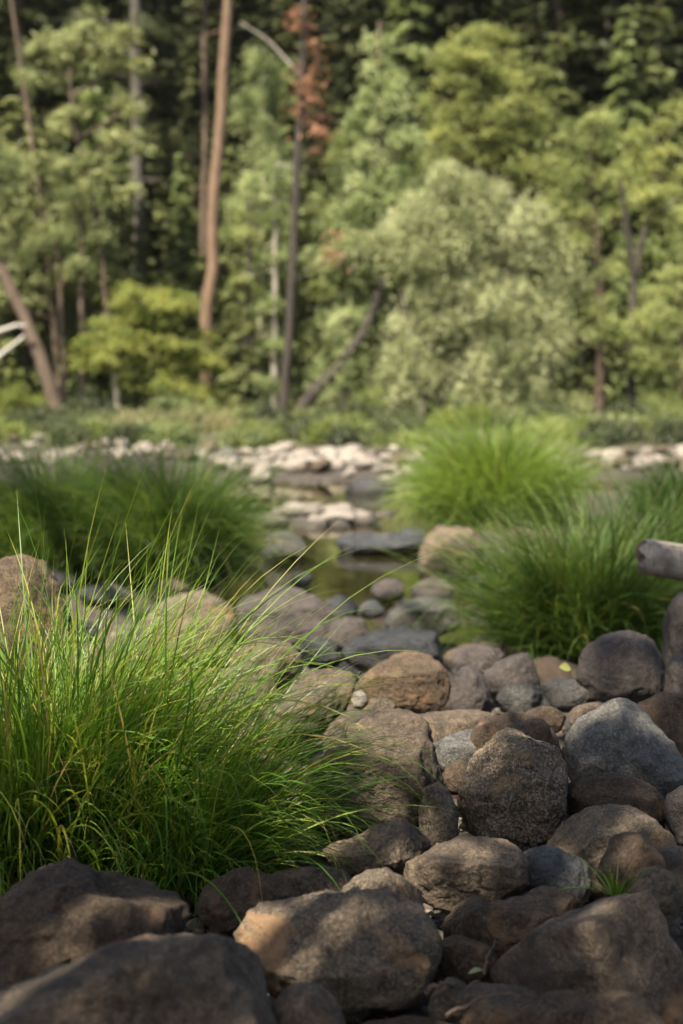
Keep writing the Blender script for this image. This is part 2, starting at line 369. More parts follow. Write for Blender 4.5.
def rock(label, pts, mat='grey', base=None, depth=.85, e=.82, facets=(), nfac=9, amp=1.0, sub=5, Y=None, name='boulder', cat='boulder', group=None, seed=None):
    pts = np.array(pts, float); lo = pts.min(0); hi = pts.max(0); c = (lo + hi) / 2
    if Y is None:
        hp = ground_hit(c[0], base if base else hi[1] - .06 * (hi[1] - lo[1])); Yb = hp[1]
        wpx = (hi[0] - lo[0]); Yc = Yb + .5 * depth * .5 * wpx * Yb / FPX
    else: Yc = Y
    d = ray(*c); t = Yc / d[1]; ctr = CAM + d * t; s = t / FPX
    dn = d / np.linalg.norm(d); R = np.cross(dn, [0, 0, 1]); R /= np.linalg.norm(R); Uv = np.cross(R, dn)
    rel = (pts - c) * np.array([1, -1]) * s
    # densify the outline, then radius per angle
    dense = np.concatenate([rel[k][None] + (np.roll(rel, -1, 0)[k] - rel[k])[None] * np.linspace(0, 1, 24, endpoint=False)[:, None] for k in range(len(rel))])
    a = np.arctan2(dense[:, 1], dense[:, 0]); rr = np.hypot(dense[:, 0], dense[:, 1]); o = np.argsort(a); a = a[o]; rr = rr[o]
    tg = np.linspace(-np.pi, np.pi, 181)[:-1]; rg = np.interp(tg, np.r_[a - 2 * np.pi, a, a + 2 * np.pi], np.r_[rr, rr, rr])
    kern = np.exp(-np.arange(-6, 7) ** 2 / (2 * 2.2 ** 2)); kern /= kern.sum()
    rg = np.convolve(np.r_[rg[-6:], rg, rg[:6]], kern, 'valid')
    rf = lambda th: np.interp(th, np.r_[tg, np.pi], np.r_[rg, rg[0]])
    size = float(rg.mean()); rng = np.random.default_rng(seed if seed is not None else int(abs(c[0] * 131 + c[1] * 17)))
    D, Fc = ico(sub)
    P = rock_shape(D, rf, depth * (hi[0] - lo[0] + hi[1] - lo[1]) / 4 * s, rng, e, facets, nfac, amp, size)
    for ax_ in (0, 1):   # keep the measured width and height after the facets are cut
        l0, l1 = rel[:, ax_].min(), rel[:, ax_].max(); p0, p1 = P[:, ax_].min(), P[:, ax_].max()
        P[:, ax_] = l0 + (P[:, ax_] - p0) * (l1 - l0) / (p1 - p0)
    Vw = P[:, 0:1] * R[None] + P[:, 1:2] * Uv[None] - P[:, 2:3] * dn[None]
    ob = link(name, mesh_np(name, Vw, Fc, mat=RM[mat]), loc=ctr)
    tag(ob, label, cat, group); ROCKS.append((ctr, size)); return ob
TOP = (0, 1, .25, .72); FRONT = (0, -.15, 1, .55)

# nearest row
rock('large grey boulder with a smooth sloping back, nearest of all, at the bottom edge', [(-60,1040),(-40,1012),(0,995),(60,975),(120,953),(170,941),(215,940),(245,955),(264,985),(285,1024),(290,1070),(200,1110),(40,1120),(-60,1100)], 'tan', Y=2.42, sub=6, nfac=3)
rock('rough dark brown boulder right under the hanging blades of the big sedge tussock', [(-45,940),(0,903),(30,880),(65,862),(95,857),(130,868),(160,884),(182,905),(192,930),(186,960),(150,1000),(60,1030),(-30,1030),(-50,990)], 'brown', Y=2.78, sub=6, amp=1.5, nfac=5)
rock('big mottled dark grey boulder with a small round cobble against its foot', [(233,935),(240,913),(255,902),(280,897),(320,893),(360,889),(400,891),(425,903),(440,925),(444,955),(440,985),(420,1003),(390,1015),(350,1020),(290,1005),(250,975)], 'grey', Y=2.82, sub=6, amp=1.2)
rock('small smooth round olive-brown cobble between two large grey boulders', [(272,998),(283,988),(300,984),(318,986),(335,1000),(346,1024),(342,1048),(310,1060),(278,1050),(268,1020)], 'tan', Y=2.5, nfac=0, amp=.5, name='cobble', cat='stone')
rock('big sharp-edged tan and grey boulder with a flat leaning front face, below the grass sprig', [(490,990),(502,972),(530,948),(560,925),(590,902),(620,888),(650,893),(672,918),(684,960),(680,1000),(650,1028),(600,1020),(540,1005)], 'tan', Y=2.80, sub=6, facets=[(-.45,-.15,.88,.40),(.62,.15,.76,.50),(-.35,.9,.3,.62)], nfac=1, amp=1.0, e=.9)
rock('small rounded brown boulder at the foot of the sharp-edged tan boulder', [(583,1024),(592,1006),(606,995),(622,992),(645,998),(662,1020),(668,1050),(620,1065),(582,1052)], 'brown', Y=2.5, nfac=1, amp=.7)
rock('brown wedge-shaped boulder with a humped top, leaning on the sharp-edged tan boulder', [(462,918),(486,904),(516,899),(536,886),(552,888),(582,906),(560,932),(530,958),(500,968),(470,950)], 'brown', Y=3.02, sub=6, facets=[(0,.8,.5,.7)], nfac=3)
rock('thin grey slab standing behind the brown wedge-shaped boulder', [(442,926),(452,910),(465,899),(481,895),(496,900),(500,925),(480,955),(455,958),(444,945)], 'grey', Y=3.10)
rock('low grey stone showing just behind the big mottled dark grey boulder', [(338,898),(352,880),(370,870),(388,868),(405,876),(424,895),(424,920),(380,930),(345,922)], 'grey', Y=3.02, nfac=3)
rock('flat-topped brown-grey boulder with a lit sandy top and dark undercut front', [(403,872),(412,856),(430,847),(460,840),(490,834),(510,837),(524,852),(532,876),(522,898),(490,912),(450,915),(420,903)], 'tan', Y=3.22, sub=6, facets=[(0.1,.85,.5,.60),(0.1,-.5,.85,.62)], nfac=3, amp=1.2)
rock('low brown stone with a pale blue-white lower end beside the sedge tips', [(322,850),(335,842),(352,837),(379,826),(402,820),(416,826),(431,843),(425,866),(390,880),(345,876),(325,865)], 'tan', Y=3.38, sub=6, facets=[(-.2,.7,.6,.7)])
rock('dark wedge stone wedged under the smooth grey dome boulder', [(518,852),(545,846),(575,853),(592,870),(588,898),(552,905),(525,888)], 'wet', Y=3.25, nfac=6)
rock('pointed brown boulder just behind the small grass sprig', [(596,880),(604,860),(612,844),(626,831),(645,842),(660,858),(668,885),(650,910),(610,908)], 'brown', Y=3.10, nfac=5, amp=1.3)
rock('tan boulder cut off by the frame beside the pointed brown boulder', [(646,872),(656,853),(680,846),(705,850),(712,880),(700,905),(660,900)], 'tan', Y=3.18)
rock('small grey stone between the grass sprig and the sharp-edged tan boulder', [(628,890),(638,872),(656,866),(672,876),(684,900),(670,925),(640,920)], 'grey', Y=2.98, nfac=4)
rock('tall coarse speckled granite boulder, the roughest one, standing free among the grey stones', [(457,800),(462,772),(472,752),(488,737),(507,727),(530,729),(549,743),(561,768),(568,795),(566,822),(550,845),(520,858),(485,853),(464,835)], 'speck', Y=3.72, sub=6, amp=1.6, nfac=3, e=.88)
rock('big round-shouldered boulder with a pale top and dark lichen side, touching the sedge tips', [(300,835),(303,800),(310,770),(338,748),(372,731),(403,723),(424,730),(437,752),(444,785),(442,812),(424,838),(380,855),(330,855)], 'tan', Y=3.80, sub=6, amp=1.1, nfac=3, facets=[(-.1,.8,.5,.78)])
rock('small upright grey stone between the speckled granite boulder and the pale-topped boulder', [(418,840),(419,808),(426,786),(438,782),(450,793),(459,810),(459,838),(444,848),(428,848)], 'grey', Y=3.62, nfac=4)
rock('smooth grey dome boulder in front of the brown oblong boulder', [(543,862),(550,838),(564,821),(586,808),(612,804),(640,811),(666,830),(684,855),(678,885),(640,900),(590,900),(556,888)], 'grey', Y=3.42, sub=6, nfac=2, amp=.9)
rock('brown oblong boulder lying under the big angular blue-grey boulder', [(560,795),(566,780),(592,773),(625,774),(653,783),(668,806),(662,832),(620,838),(580,828),(563,812)], 'brown', Y=3.72, sub=6, nfac=3)
rock('dark round boulder at the frame edge beside the brown oblong boulder', [(662,815),(668,798),(684,786),(705,792),(715,820),(705,850),(676,848)], 'purple', Y=3.62)
rock('big angular blue-grey boulder with two sloping faces and a peaked top', [(562,762),(566,738),(580,719),(604,704),(625,698),(648,712),(672,740),(688,768),(684,792),(650,805),(600,795),(572,782)], 'blue', Y=4.1, sub=6, facets=[(-.45,.55,.75,.74),(.6,.5,.6,.74)], nfac=4, amp=.8)
rock('brown-grey boulder behind the peak of the angular blue-grey boulder', [(622,735),(640,708),(662,694),(690,692),(712,710),(716,750),(680,770),(640,765)], 'brown', Y=4.55)
rock('low dark brown boulder close behind the speckled granite boulder', [(468,745),(480,722),(505,712),(535,713),(554,730),(564,760),(556,785),(510,785),(475,770)], 'brown', Y=4.15, nfac=4)
rock('blue-grey flat slab between the pale-topped boulder and the speckled granite boulder', [(428,768),(440,748),(462,736),(490,727),(508,732),(506,755),(486,775),(452,782)], 'blue', Y=4.18, facets=[(0,.9,.4,.55)])
rock('tiny dark stone in the gap below the blue-grey flat slab', [(440,778),(448,763),(462,760),(474,770),(472,790),(450,795)], 'brown', Y=3.98, name='stone', cat='stone', sub=4)
rock('pale sandy boulder with a broad lit top, directly behind the round-shouldered boulder', [(322,752),(334,728),(350,714),(372,708),(398,712),(422,724),(436,745),(430,775),(380,785),(335,778)], 'tan', Y=4.35, sub=6, facets=[(0,.9,.4,.62)])
rock('flat sandy-brown slab lying between the two lit flat-topped stones', [(408,735),(416,720),(436,712),(462,709),(484,712),(500,724),(492,745),(450,752),(418,748)], 'tan', Y=4.7, facets=[(0,.95,.3,.55)])
rock('square-cut boulder with a flat lit top and black shadowed front, mid creek bed', [(358,688),(368,668),(384,656),(410,650),(432,657),(447,674),(452,695),(444,713),(415,726),(388,722),(368,708)], 'brown', Y=5.25, sub=6, facets=[(-.05,.88,.48,.50),(0,-.62,.78,.48),(0,-.3,1,.6)], nfac=2)
rock('leaning brown stone set against the square-cut flat-topped boulder', [(444,712),(449,690),(459,669),(474,665),(489,682),(494,705),(484,722),(460,726)], 'purple', Y=5.25, nfac=4)
rock('round dark purple-brown boulder under the edge of the green tussock', [(577,675),(583,650),(602,635),(628,630),(650,638),(666,660),(670,685),(656,703),(620,710),(588,700)], 'purple', Y=5.2, sub=6, nfac=1, amp=.7)
rock('tall purple-brown boulder at the frame edge below the weathered log', [(662,665),(664,625),(676,597),(700,585),(730,600),(735,650),(720,690),(680,690)], 'purple', Y=5.4, sub=5, nfac=3)
rock('small purple boulder at the frame edge beside the round purple-brown boulder', [(664,692),(668,668),(682,653),(705,655),(718,680),(706,708),(676,708)], 'purple', Y=5.0)
rock('pale blue-white slab beside the yellow leaf', [(541,692),(552,678),(566,680),(584,690),(596,702),(586,714),(556,712)], 'blue', Y=5.2, facets=[(0,.9,.4,.5)])
rock('small bluish stone with a white edge between brown stones and the pale slab', [(496,702),(510,688),(526,683),(540,690),(544,706),(524,716),(502,714)], 'blue', Y=5.15)
rock('small dark stone in the row in front of the pale blue-white slab', [(522,718),(534,708),(552,706),(566,716),(560,732),(532,734)], 'brown', Y=4.85, name='stone', cat='stone')
rock('small sandy stone touching the back of the angular blue-grey boulder', [(568,716),(578,706),(596,702),(610,710),(606,726),(578,730)], 'tan', Y=4.75, name='stone', cat='stone')
rock('brown sloping boulder half hidden under drooping blades of the green tussock', [(480,694),(488,672),(502,658),(524,652),(540,664),(542,690),(520,704),(494,705)], 'purple', Y=5.6)
rock('low dark stone at the water gap below the green tussock', [(450,664),(458,650),(474,645),(496,649),(506,662),(494,678),(464,678)], 'purple', Y=6.1)
rock('flat blue-grey stone wet along its edge, first one behind the square-cut boulder', [(340,660),(352,642),(376,632),(402,626),(430,631),(444,644),(436,662),(400,672),(360,672)], 'wet', Y=6.6, facets=[(0,.9,.35,.5)])
rock('broad grey flat-topped boulder at the near edge of the pool', [(383,622),(388,606),(402,598),(428,596),(452,598),(462,610),(458,630),(430,638),(396,634)], 'blue', Y=8.1, facets=[(0,.9,.4,.55),(0,-.4,.9,.6)])
rock('rounded brown stone standing alone in the pool', [(370,593),(374,583),(386,578),(398,579),(405,588),(402,599),(388,603),(375,601)], 'purple', Y=9.9, nfac=1, amp=.6)
rock('oval dark stone in the pool beside the broad grey flat-topped boulder', [(410,593),(416,583),(430,578),(446,580),(455,589),(452,601),(430,605),(415,603)], 'purple', Y=9.8, nfac=1, amp=.6)
rock('large tan boulder standing in the pool in front of the lime tussock', [(417,572),(420,548),(430,532),(448,525),(468,527),(482,540),(484,562),(474,580),(448,588),(426,584)], 'tan', Y=11.3, facets=[(0,.85,.5,.65),(0,-.4,.9,.6)])
rock('dark wet stone on the pool edge left of the lone pool stone', [(322,612),(328,600),(340,594),(352,600),(359,612),(352,624),(332,624)], 'wet', Y=8.6, nfac=1)
rock('small dark blue stone lying in shallow water below the lone pool stone', [(358,610),(364,601),(376,600),(384,608),(380,618),(364,619)], 'wet', Y=8.8, sub=4)
rock('large reddish-brown boulder with a long rounded back beside the pool', [(234,632),(240,610),(254,595),(276,586),(302,589),(324,600),(342,614),(350,634),(336,650),(290,656),(250,650)], 'purple', Y=7.9, sub=6, nfac=2, facets=[(-.1,.85,.45,.70)])
rock('dark red-brown stone in front of the long rounded boulder', [(326,642),(333,624),(348,616),(362,621),(372,636),(368,652),(346,660),(330,655)], 'purple', Y=7.2, nfac=2)
rock('grey-blue boulder seen through the arching sedge tips', [(140,645),(150,612),(172,594),(200,589),(226,600),(240,622),(238,655),(200,672),(155,668)], 'grey', Y=6.9, sub=6)
rock('flat grey boulder beneath the reddish-brown boulder', [(296,655),(310,638),(338,636),(352,646),(350,662),(322,672),(302,668)], 'wet', Y=6.7)
rock('grey stone with a pale top behind the ends of the sedge', [(228,672),(236,650),(262,640),(290,646),(304,664),(296,688),(255,694)], 'grey', Y=5.9)
rock('pale grey slab at the tips of the sedge, lit along its top', [(262,728),(278,700),(300,680),(330,668),(352,678),(356,702),(344,728),(305,748),(275,745)], 'grey', Y=5.0, sub=6, facets=[(-.3,.8,.5,.6)])
rock('tan boulder lit by the sun deep inside the sedge', [(130,728),(146,684),(172,668),(205,672),(240,694),(264,722),(256,760),(200,780),(145,770)], 'tan', Y=4.4, sub=6, facets=[(0,.85,.5,.65)])
rock('grey stone half covered by sedge blades above the pale grey slab', [(205,700),(216,672),(240,664),(268,676),(280,700),(262,725),(222,728)], 'grey', Y=5.3)
rock('small round cream pebble beside the square-cut boulder', [(351,701),(354,693),(361,690),(367,695),(368,704),(361,710),(354,708)], 'pale', Y=4.8, nfac=0, amp=.4, sub=4, name='pebble', cat='stone')
rock('small grey stone between the cream pebble and the pale sandy boulder', [(364,712),(372,700),(386,698),(398,708),(394,722),(372,724)], 'grey', Y=4.75, name='stone', cat='stone')
rock('large tan boulder behind the top of the sedge tussock', [(-30,650),(-22,590),(-5,562),(18,553),(44,562),(64,590),(74,640),(60,690),(-10,700)], 'brown', Y=4.6, sub=6, nfac=2)
rock('brown stone under the sedge beside a mat of dry straw', [(196,908),(212,880),(240,868),(272,868),(296,884),(300,915),(268,940),(220,935)], 'brown', Y=3.1, sub=6)
rock('straw-coloured stone poking out below the sedge tips', [(262,890),(280,872),(312,866),(344,870),(356,890),(336,910),(290,912)], 'tan', Y=3.22)
rock('flat brown stone in the shadowed hollow of the bottom edge', [(352,1030),(372,1019),(410,1016),(448,1022),(460,1040),(420,1060),(362,1055)], 'brown', Y=2.62, facets=[(0,.9,.4,.5)])
rock('layered dark slab in the hollow between two big boulders', [(452,1004),(470,990),(500,984),(530,990),(548,1010),(530,1034),(480,1036),(456,1024)], 'grey', Y=2.7, facets=[(0,.9,.4,.5)], amp=1.6)
rock('low brown boulder filling the gap in front of the thin grey slab', [(428,962),(440,944),(462,936),(486,942),(500,960),(490,985),(450,990),(432,980)], 'brown', Y=2.92)
rock('dark flat-sided stone below the leaning front face of the sharp-edged tan boulder', [(520,1018),(540,998),(575,990),(600,1004),(602,1030),(570,1048),(530,1044)], 'brown', Y=2.62, facets=[(0,.9,.5,.6)])
rock('brown boulder cut off by the frame corner, beside the small rounded brown boulder', [(655,1010),(668,985),(690,972),(715,985),(725,1030),(700,1060),(662,1050)], 'brown', Y=2.55)
rock('grey-brown stone leaning against the big mottled dark grey boulder at its lit end', [(428,1010),(436,988),(452,978),(470,986),(478,1006),(464,1024),(438,1026)], 'tan', Y=2.70)
# pool and far stream stones
rock('long dark wet slate lying across the far end of the pool', [(335,546),(346,538),(372,534),(400,532),(422,535),(428,547),(410,556),(370,558),(344,555)], 'wet', Y=13.0, facets=[(0,.9,.4,.5)])
rock('brown-topped wet rock at the end of the long slate', [(388,545),(394,533),(408,527),(424,530),(432,542),(424,556),(400,558)], 'wet', Y=13.3)
rock('blue-grey rock at the pool edge against the dark tussock', [(262,556),(268,538),(282,530),(298,538),(306,552),(298,566),(274,568)], 'blue', Y=12.4)
rock('small black stone in the water beside the blue-grey rock', [(290,580),(296,572),(308,572),(314,580),(306,588),(294,588)], 'wet', Y=10.6, sub=4)
rock('dark wet boulder in the shallow run before the far gravel bar', [(344,500),(350,484),(366,478),(384,482),(398,492),(396,504),(370,510)], 'wet', Y=20.5)
rock('grey stone at the foot of the lime tussock', [(478,532),(486,520),(504,516),(520,522),(524,536),(504,544),(484,542)], 'grey', Y=14.0)
rock('tan stone at the foot of the lime tussock, nearest the green tussock', [(500,542),(508,530),(526,527),(544,534),(548,550),(524,558),(506,554)], 'tan', Y=12.6)
rock('pale bluish boulder standing at the bank above the dark tussock', [(216,462),(220,450),(228,446),(237,450),(240,462),(234,472),(221,472)], 'blue', Y=26.0)

# small stones wedged in the gaps and cobbles of the gravel bars
def proto_stones(mat, n, sub=3):
    out = []
    for k in range(n):
        rng = np.random.default_rng(900 + k * 7 + len(mat) * 31)
        D, Fc = ico(sub); sx, sy, sz = rng.uniform(.8, 1.4), rng.uniform(.75, 1.2), rng.uniform(.42, .72)
        P = rock_shape(D, lambda th: 1.0 + .10 * np.sin(2 * th + k), 1.0, rng, .88, (), 12, 1.3, 1.0)
        P = P[:, [0, 2, 1]] * np.array([sx, sy, sz])
        out.append(mesh_np('cobble', P, Fc, mat=RM[mat]))
    return out
PR = {k: proto_stones(k, 4, 4) for k in ('grey', 'brown', 'tan', 'blue', 'wet', 'purple')}
PR['pale'] = proto_stones('pale', 7, 4)
srng = random.Random(5)
def stone(me, x, y, r, label, group, name='cobble', lift=.35):
    o = link(name, me, loc=(x, y, tz(x, y) + r * lift)); o.scale = (r, r, r)
    o.rotation_euler = (srng.uniform(-.3, .3), srng.uniform(-.3, .3), srng.uniform(0, 6.28))
    return tag(o, label, 'stone', group)
placed = 0; tries = 0
while placed < 175 and tries < 14000:
    tries += 1
    big = placed < 62
    py = (592 + 190 * srng.random()) if big else 600 + 420 * srng.random() ** .9; px = srng.uniform(20 if big else 190, 600 if big else 690); hp = ground_hit(px, py)
    x, y = hp[0], hp[1]; r = srng.uniform(.07, .15) * min(1.3, y / 5.0) if big else srng.uniform(.025, .06) if placed > 90 else srng.uniform(.04, .07)
    if min(math.hypot(x - c[0], y - c[1]) - (.62 if y > 3.9 else .95) * s for c, s in ROCKS) < r * .25 or (y > 8.3 and tz(x, y) < WATER_Z): continue
    if big: ROCKS.append((np.array([x, y, 0]), r))
    stone(srng.choice(PR[srng.choice(['grey', 'blue', 'wet', 'wet', 'brown', 'purple'] if big else ['grey', 'brown', 'brown', 'tan', 'blue'])]), x, y, r, 'small weathered stone wedged in a gap between the boulders', 'small stones wedged between the boulders', 'stone')
    placed += 1
gP = [rock_shape(ico(2)[0], lambda th: 1.0, 1.0, np.random.default_rng(77 + k), .88, (), 9, 1.0, 1.0) * np.array([1.1, .9, .62]) for k in range(5)]
gV, gF, gT = [], [], []; nv = 0; G_ = np.random.default_rng(4)
for k in range(7000):
    yy = 2.1 + 6.5 * G_.uniform() ** 1.6; xx = G_.uniform(-.30, .30) * yy * 1.05; rr_ = .006 + .020 * G_.uniform() ** 3 * min(2, yy / 3)
    a = G_.uniform(0, 6.28); ca, sa = math.cos(a), math.sin(a); q = gP[k % 5] * rr_
    q = np.stack([q[:, 0] * ca - q[:, 1] * sa + xx, q[:, 0] * sa + q[:, 1] * ca + yy, q[:, 2] + .3 * rr_], 1); gV.append(q); gF.append(ico(2)[1] + nv); nv += len(q); gT.append(np.full(len(q), G_.uniform()))
gV = np.concatenate(gV); gV[:, 2] += terrain(gV[:, 0], gV[:, 1])
GM, N, L = new_mat('gravel'); a_ = nnode(N, 'ShaderNodeAttribute', attribute_name='tint')
gc_ = ramp(N, L, a_.outputs['Fac'], [(0, (.03, .025, .02)), (.4, (.075, .058, .043)), (.75, (.11, .095, .08)), (1, (.13, .105, .082))])
b_ = N.new('ShaderNodeBsdfPrincipled'); b_.inputs['Roughness'].default_value = .85; L.new(gc_, b_.inputs['Base Color']); o_ = N.new('ShaderNodeOutputMaterial'); L.new(b_.outputs[0], o_.inputs[0])
go = link('gravel', mesh_np('gravel', gV, np.concatenate(gF), tint=np.concatenate(gT), mat=GM)); go['kind'] = 'stuff'; tag(go, 'fine mixed gravel filling the gaps between the boulders', 'gravel')
def bar(n, pxr, pyr, rr, label, group, z=None, mats=('pale',)):
    k = 0
    pts = []
    while k < n:
        px = srng.uniform(*pxr); py = srng.uniform(*pyr); d = ray(px, py); t = (WATER_Z + .08 - CAM[2]) / d[2]; p = CAM + d * t
        r = srng.uniform(*rr)
        pts.append((p[0], p[1], r)); k += 1
    for x, y, r in pts:
        stone(srng.choice(PR[srng.choice(mats)]), x, y, r, label, group, 'cobble', .45)
bar(115, (215, 420), (453, 478), (.08, .23), 'pale rounded cobble on the far gravel bar across the stream', 'pale cobbles on the far gravel bar', mats=('pale', 'pale', 'pale', 'tan'))
bar(60, (252, 385), (507, 527), (.07, .17), 'pale sunlit cobble on the small gravel bar in the pool', 'pale cobbles on the small gravel bar')
bar(56, (545, 690), (452, 476), (.08, .22), 'pale cobble on the gravel bar beyond the lime tussock', 'pale cobbles beyond the lime tussock', mats=('pale', 'pale', 'tan'))
bar(60, (-10, 225), (446, 466), (.08, .24), 'pale cobble on the gravel strip behind the dark tussock', 'pale cobbles behind the dark tussock', mats=('pale', 'pale', 'tan'))

# ------------------------------------------------------------------ weathered log at the frame edge
def log():
    c = at(683, 556, 6.2); s = 6.2 / FPX
    root = empty('weathered_log', (c[0], c[1], c[2]))
    tag(root, 'weathered grey-brown log end sticking in over the purple-brown boulder', 'log')
    n = 60; k = 40; t = np.linspace(0, 1, n); x = -42 * s + t * 1.9
    ax = np.stack([x, .12 * t, -.36 * t + .008 * np.sin(t * 9)], 1)
    q = np.linspace(0, 2 * np.pi, k, endpoint=False)
    N3 = np.stack([np.repeat(x, k) * 2.2, np.tile(np.cos(q) * 1.3, n), np.tile(np.sin(q) * 1.3, n)], 1)
    rr = .080 * (1 + .10 * fbm(N3, 5, 3) + .05 * ridged(N3 * np.array([.7, 3.5, 3.5]), 9, 3)).reshape(n, k)
    rr[0] *= .90
    # the broken end is ragged, so its rim runs in and out
    jag = np.zeros((n, k)); jag[0] = .030 * vnoise(np.stack([np.cos(q) * 2.2, np.sin(q) * 2.2, q * 0], 1), 4) - .006
    V = np.stack([ax[:, 0:1] + jag, ax[:, 1:2] + rr * np.cos(q), ax[:, 2:3] + rr * np.sin(q)], -1).reshape(-1, 3)
    i = np.arange(n - 1)[:, None] * k; jj = np.arange(k)[None]; j2 = (jj + 1) % k
    link('bark', mesh_np('bark', V, np.stack([i + jj, i + k + jj, i + k + j2, i + j2], -1).reshape(-1, 4), mat=BM['log']), root)
    rim = V[:k]; VV = [rim]; c0 = rim.mean(0)
    for ring in (.75, .5, .25):
        w_ = c0 + (rim - c0) * ring; w_[:, 0] += RNG.normal(0, .006, k) + .008; VV.append(w_)
    VV = np.concatenate(VV + [c0[None] + [[.008, 0, 0]]]); Q = []
    for ring in range(3):
        for a in range(k): b0 = ring * k; Q.append((b0 + a, b0 + (a + 1) % k, b0 + k + (a + 1) % k, b0 + k + a))
    for a in range(0, k, 2): Q.append((3 * k + a, 3 * k + (a + 1) % k, 3 * k + (a + 2) % k, 4 * k))
    link('broken_end', mesh_np('broken_end', VV, Q, mat=BM['brown']), root)
    Ts = Tubes(); Ts.add([(.03, -.09, -.02), (.04, -.13, -.03), (.045, -.15, -.03)], [.025, .02, .012], 8, .05)
    link('branch_stub', Ts.build('branch_stub', BM['white']), root)
log()

# ------------------------------------------------------------------ sedges and grasses
def blades(n, rx, ry, L, tilt=.25, out=.7, droop=(.4, 1.6), width=.0042, segs=9, bias=(0, 0), biasw=0.0, tint=(.45, .2), dry=.05, rng=RNG, zfun=None):
    a = rng.uniform(0, 2 * np.pi, n); q = np.sqrt(rng.uniform(0, 1, n)); x = q * rx * np.cos(a); y = q * ry * np.sin(a)
    K = max(3, n // 45); ck = rng.integers(0, K, n); ca = rng.uniform(0, 6.283, K); cq = np.sqrt(rng.uniform(0, 1, K))
    if n > 120 and rx > .05:   # blades stand in small tufts, each leaning its own way
        x = .35 * x + .65 * (cq * rx * np.cos(ca))[ck] + rng.normal(0, .012, n); y = .35 * y + .65 * (cq * ry * np.sin(ca))[ck] + rng.normal(0, .012, n)
        a = np.arctan2(y / ry, x / rx); q = np.clip(np.hypot(x / rx, y / ry), 0, 1)
    cl = rng.normal(0, .50, (K, 2)); chh = rng.uniform(.52, 1.15, K)
    az = a + rng.normal(0, .75, n)
    dx = np.cos(az) * (.25 + q) + bias[0] * biasw + rng.normal(0, .25, n) + cl[ck, 0]; dy = np.sin(az) * (.25 + q) + bias[1] * biasw + rng.normal(0, .25, n) + cl[ck, 1]
    az = np.arctan2(dy, dx)
    th0 = np.abs(rng.normal(0, tilt, n)) + out * q * rng.uniform(.3, 1, n)
    ln = rng.uniform(L[0], L[1], n) * chh[ck] * (1 - .25 * q * rng.uniform(0, 1, n))
    dr = rng.uniform(droop[0], droop[1], n) * rng.uniform(.5, 1.3, n)
    s = np.linspace(0, 1, segs + 1)
    th = th0[:, None] + dr[:, None] * s[None] ** 1.7
    azs = az[:, None] + rng.normal(0, .25, n)[:, None] * s[None]
    step = ln[:, None] / segs
    mid = .5 * (th[:, 1:] + th[:, :-1]); am = .5 * (azs[:, 1:] + azs[:, :-1])
    px = np.concatenate([np.zeros((n, 1)), np.cumsum(np.sin(mid) * np.cos(am) * step, 1)], 1) + x[:, None]
    py = np.concatenate([np.zeros((n, 1)), np.cumsum(np.sin(mid) * np.sin(am) * step, 1)], 1) + y[:, None]
    pz = np.concatenate([np.zeros((n, 1)), np.cumsum(np.cos(mid) * step, 1)], 1)
    if zfun is not None: pz = pz + zfun(x, y)[:, None]
    P = np.stack([px, py, pz], -1)
    T = np.stack([np.sin(th) * np.cos(azs), np.sin(th) * np.sin(azs), np.cos(th)], -1)
    side = np.stack([-np.sin(azs), np.cos(azs), np.zeros_like(azs)], -1)
    tw = rng.uniform(-1.2, 1.2, n)[:, None, None]; nr = np.cross(T, side)
    sd = side * np.cos(tw) + nr * np.sin(tw)
    w = width * rng.uniform(.6, 1.3, n)[:, None] * np.clip(1.02 - s[None] ** 2.2, .03, 1) * (.6 + .4 * np.minimum(1, s[None] * 5))
    V = np.stack([P - sd * w[:, :, None] / 2, P + sd * w[:, :, None] / 2], 2).reshape(-1, 3)
    b = np.arange(n)[:, None] * (segs + 1) * 2 + np.arange(segs)[None] * 2
    F = np.stack([b, b + 1, b + 3, b + 2], -1).reshape(-1, 4)
    tn = np.clip(rng.normal(tint[0], tint[1], n), 0, .88); isd = rng.uniform(0, 1, n) < dry; tn[isd] = rng.uniform(.9, 1, isd.sum())
    tv = np.repeat(tn[:, None], segs + 1, 1) + .12 * np.clip(s[None] - .75, 0, 1) * 4 * rng.uniform(0, .5, n)[:, None]
    return V, F, np.repeat(np.clip(tv, 0, 1).reshape(-1), 2)
def join(parts):
    Vs, Fs, Ts = [], [], []; k = 0
    for V, F, t in parts: Vs.append(V); Fs.append(F + k); Ts.append(t); k += len(V)
    return np.concatenate(Vs), np.concatenate(Fs), np.concatenate(Ts)
def tussock(name, label, loc, parts, mat, cat='grass tussock', group=None):
    V, F, t = join(parts)
    o = link(name, mesh_np(name, V, F, tint=t, mat=LM[mat]), loc=loc); return tag(o, label, cat, group)
def shift(b, dx, dy, dz=0): return (b[0] + np.array([dx, dy, dz]), b[1], b[2])

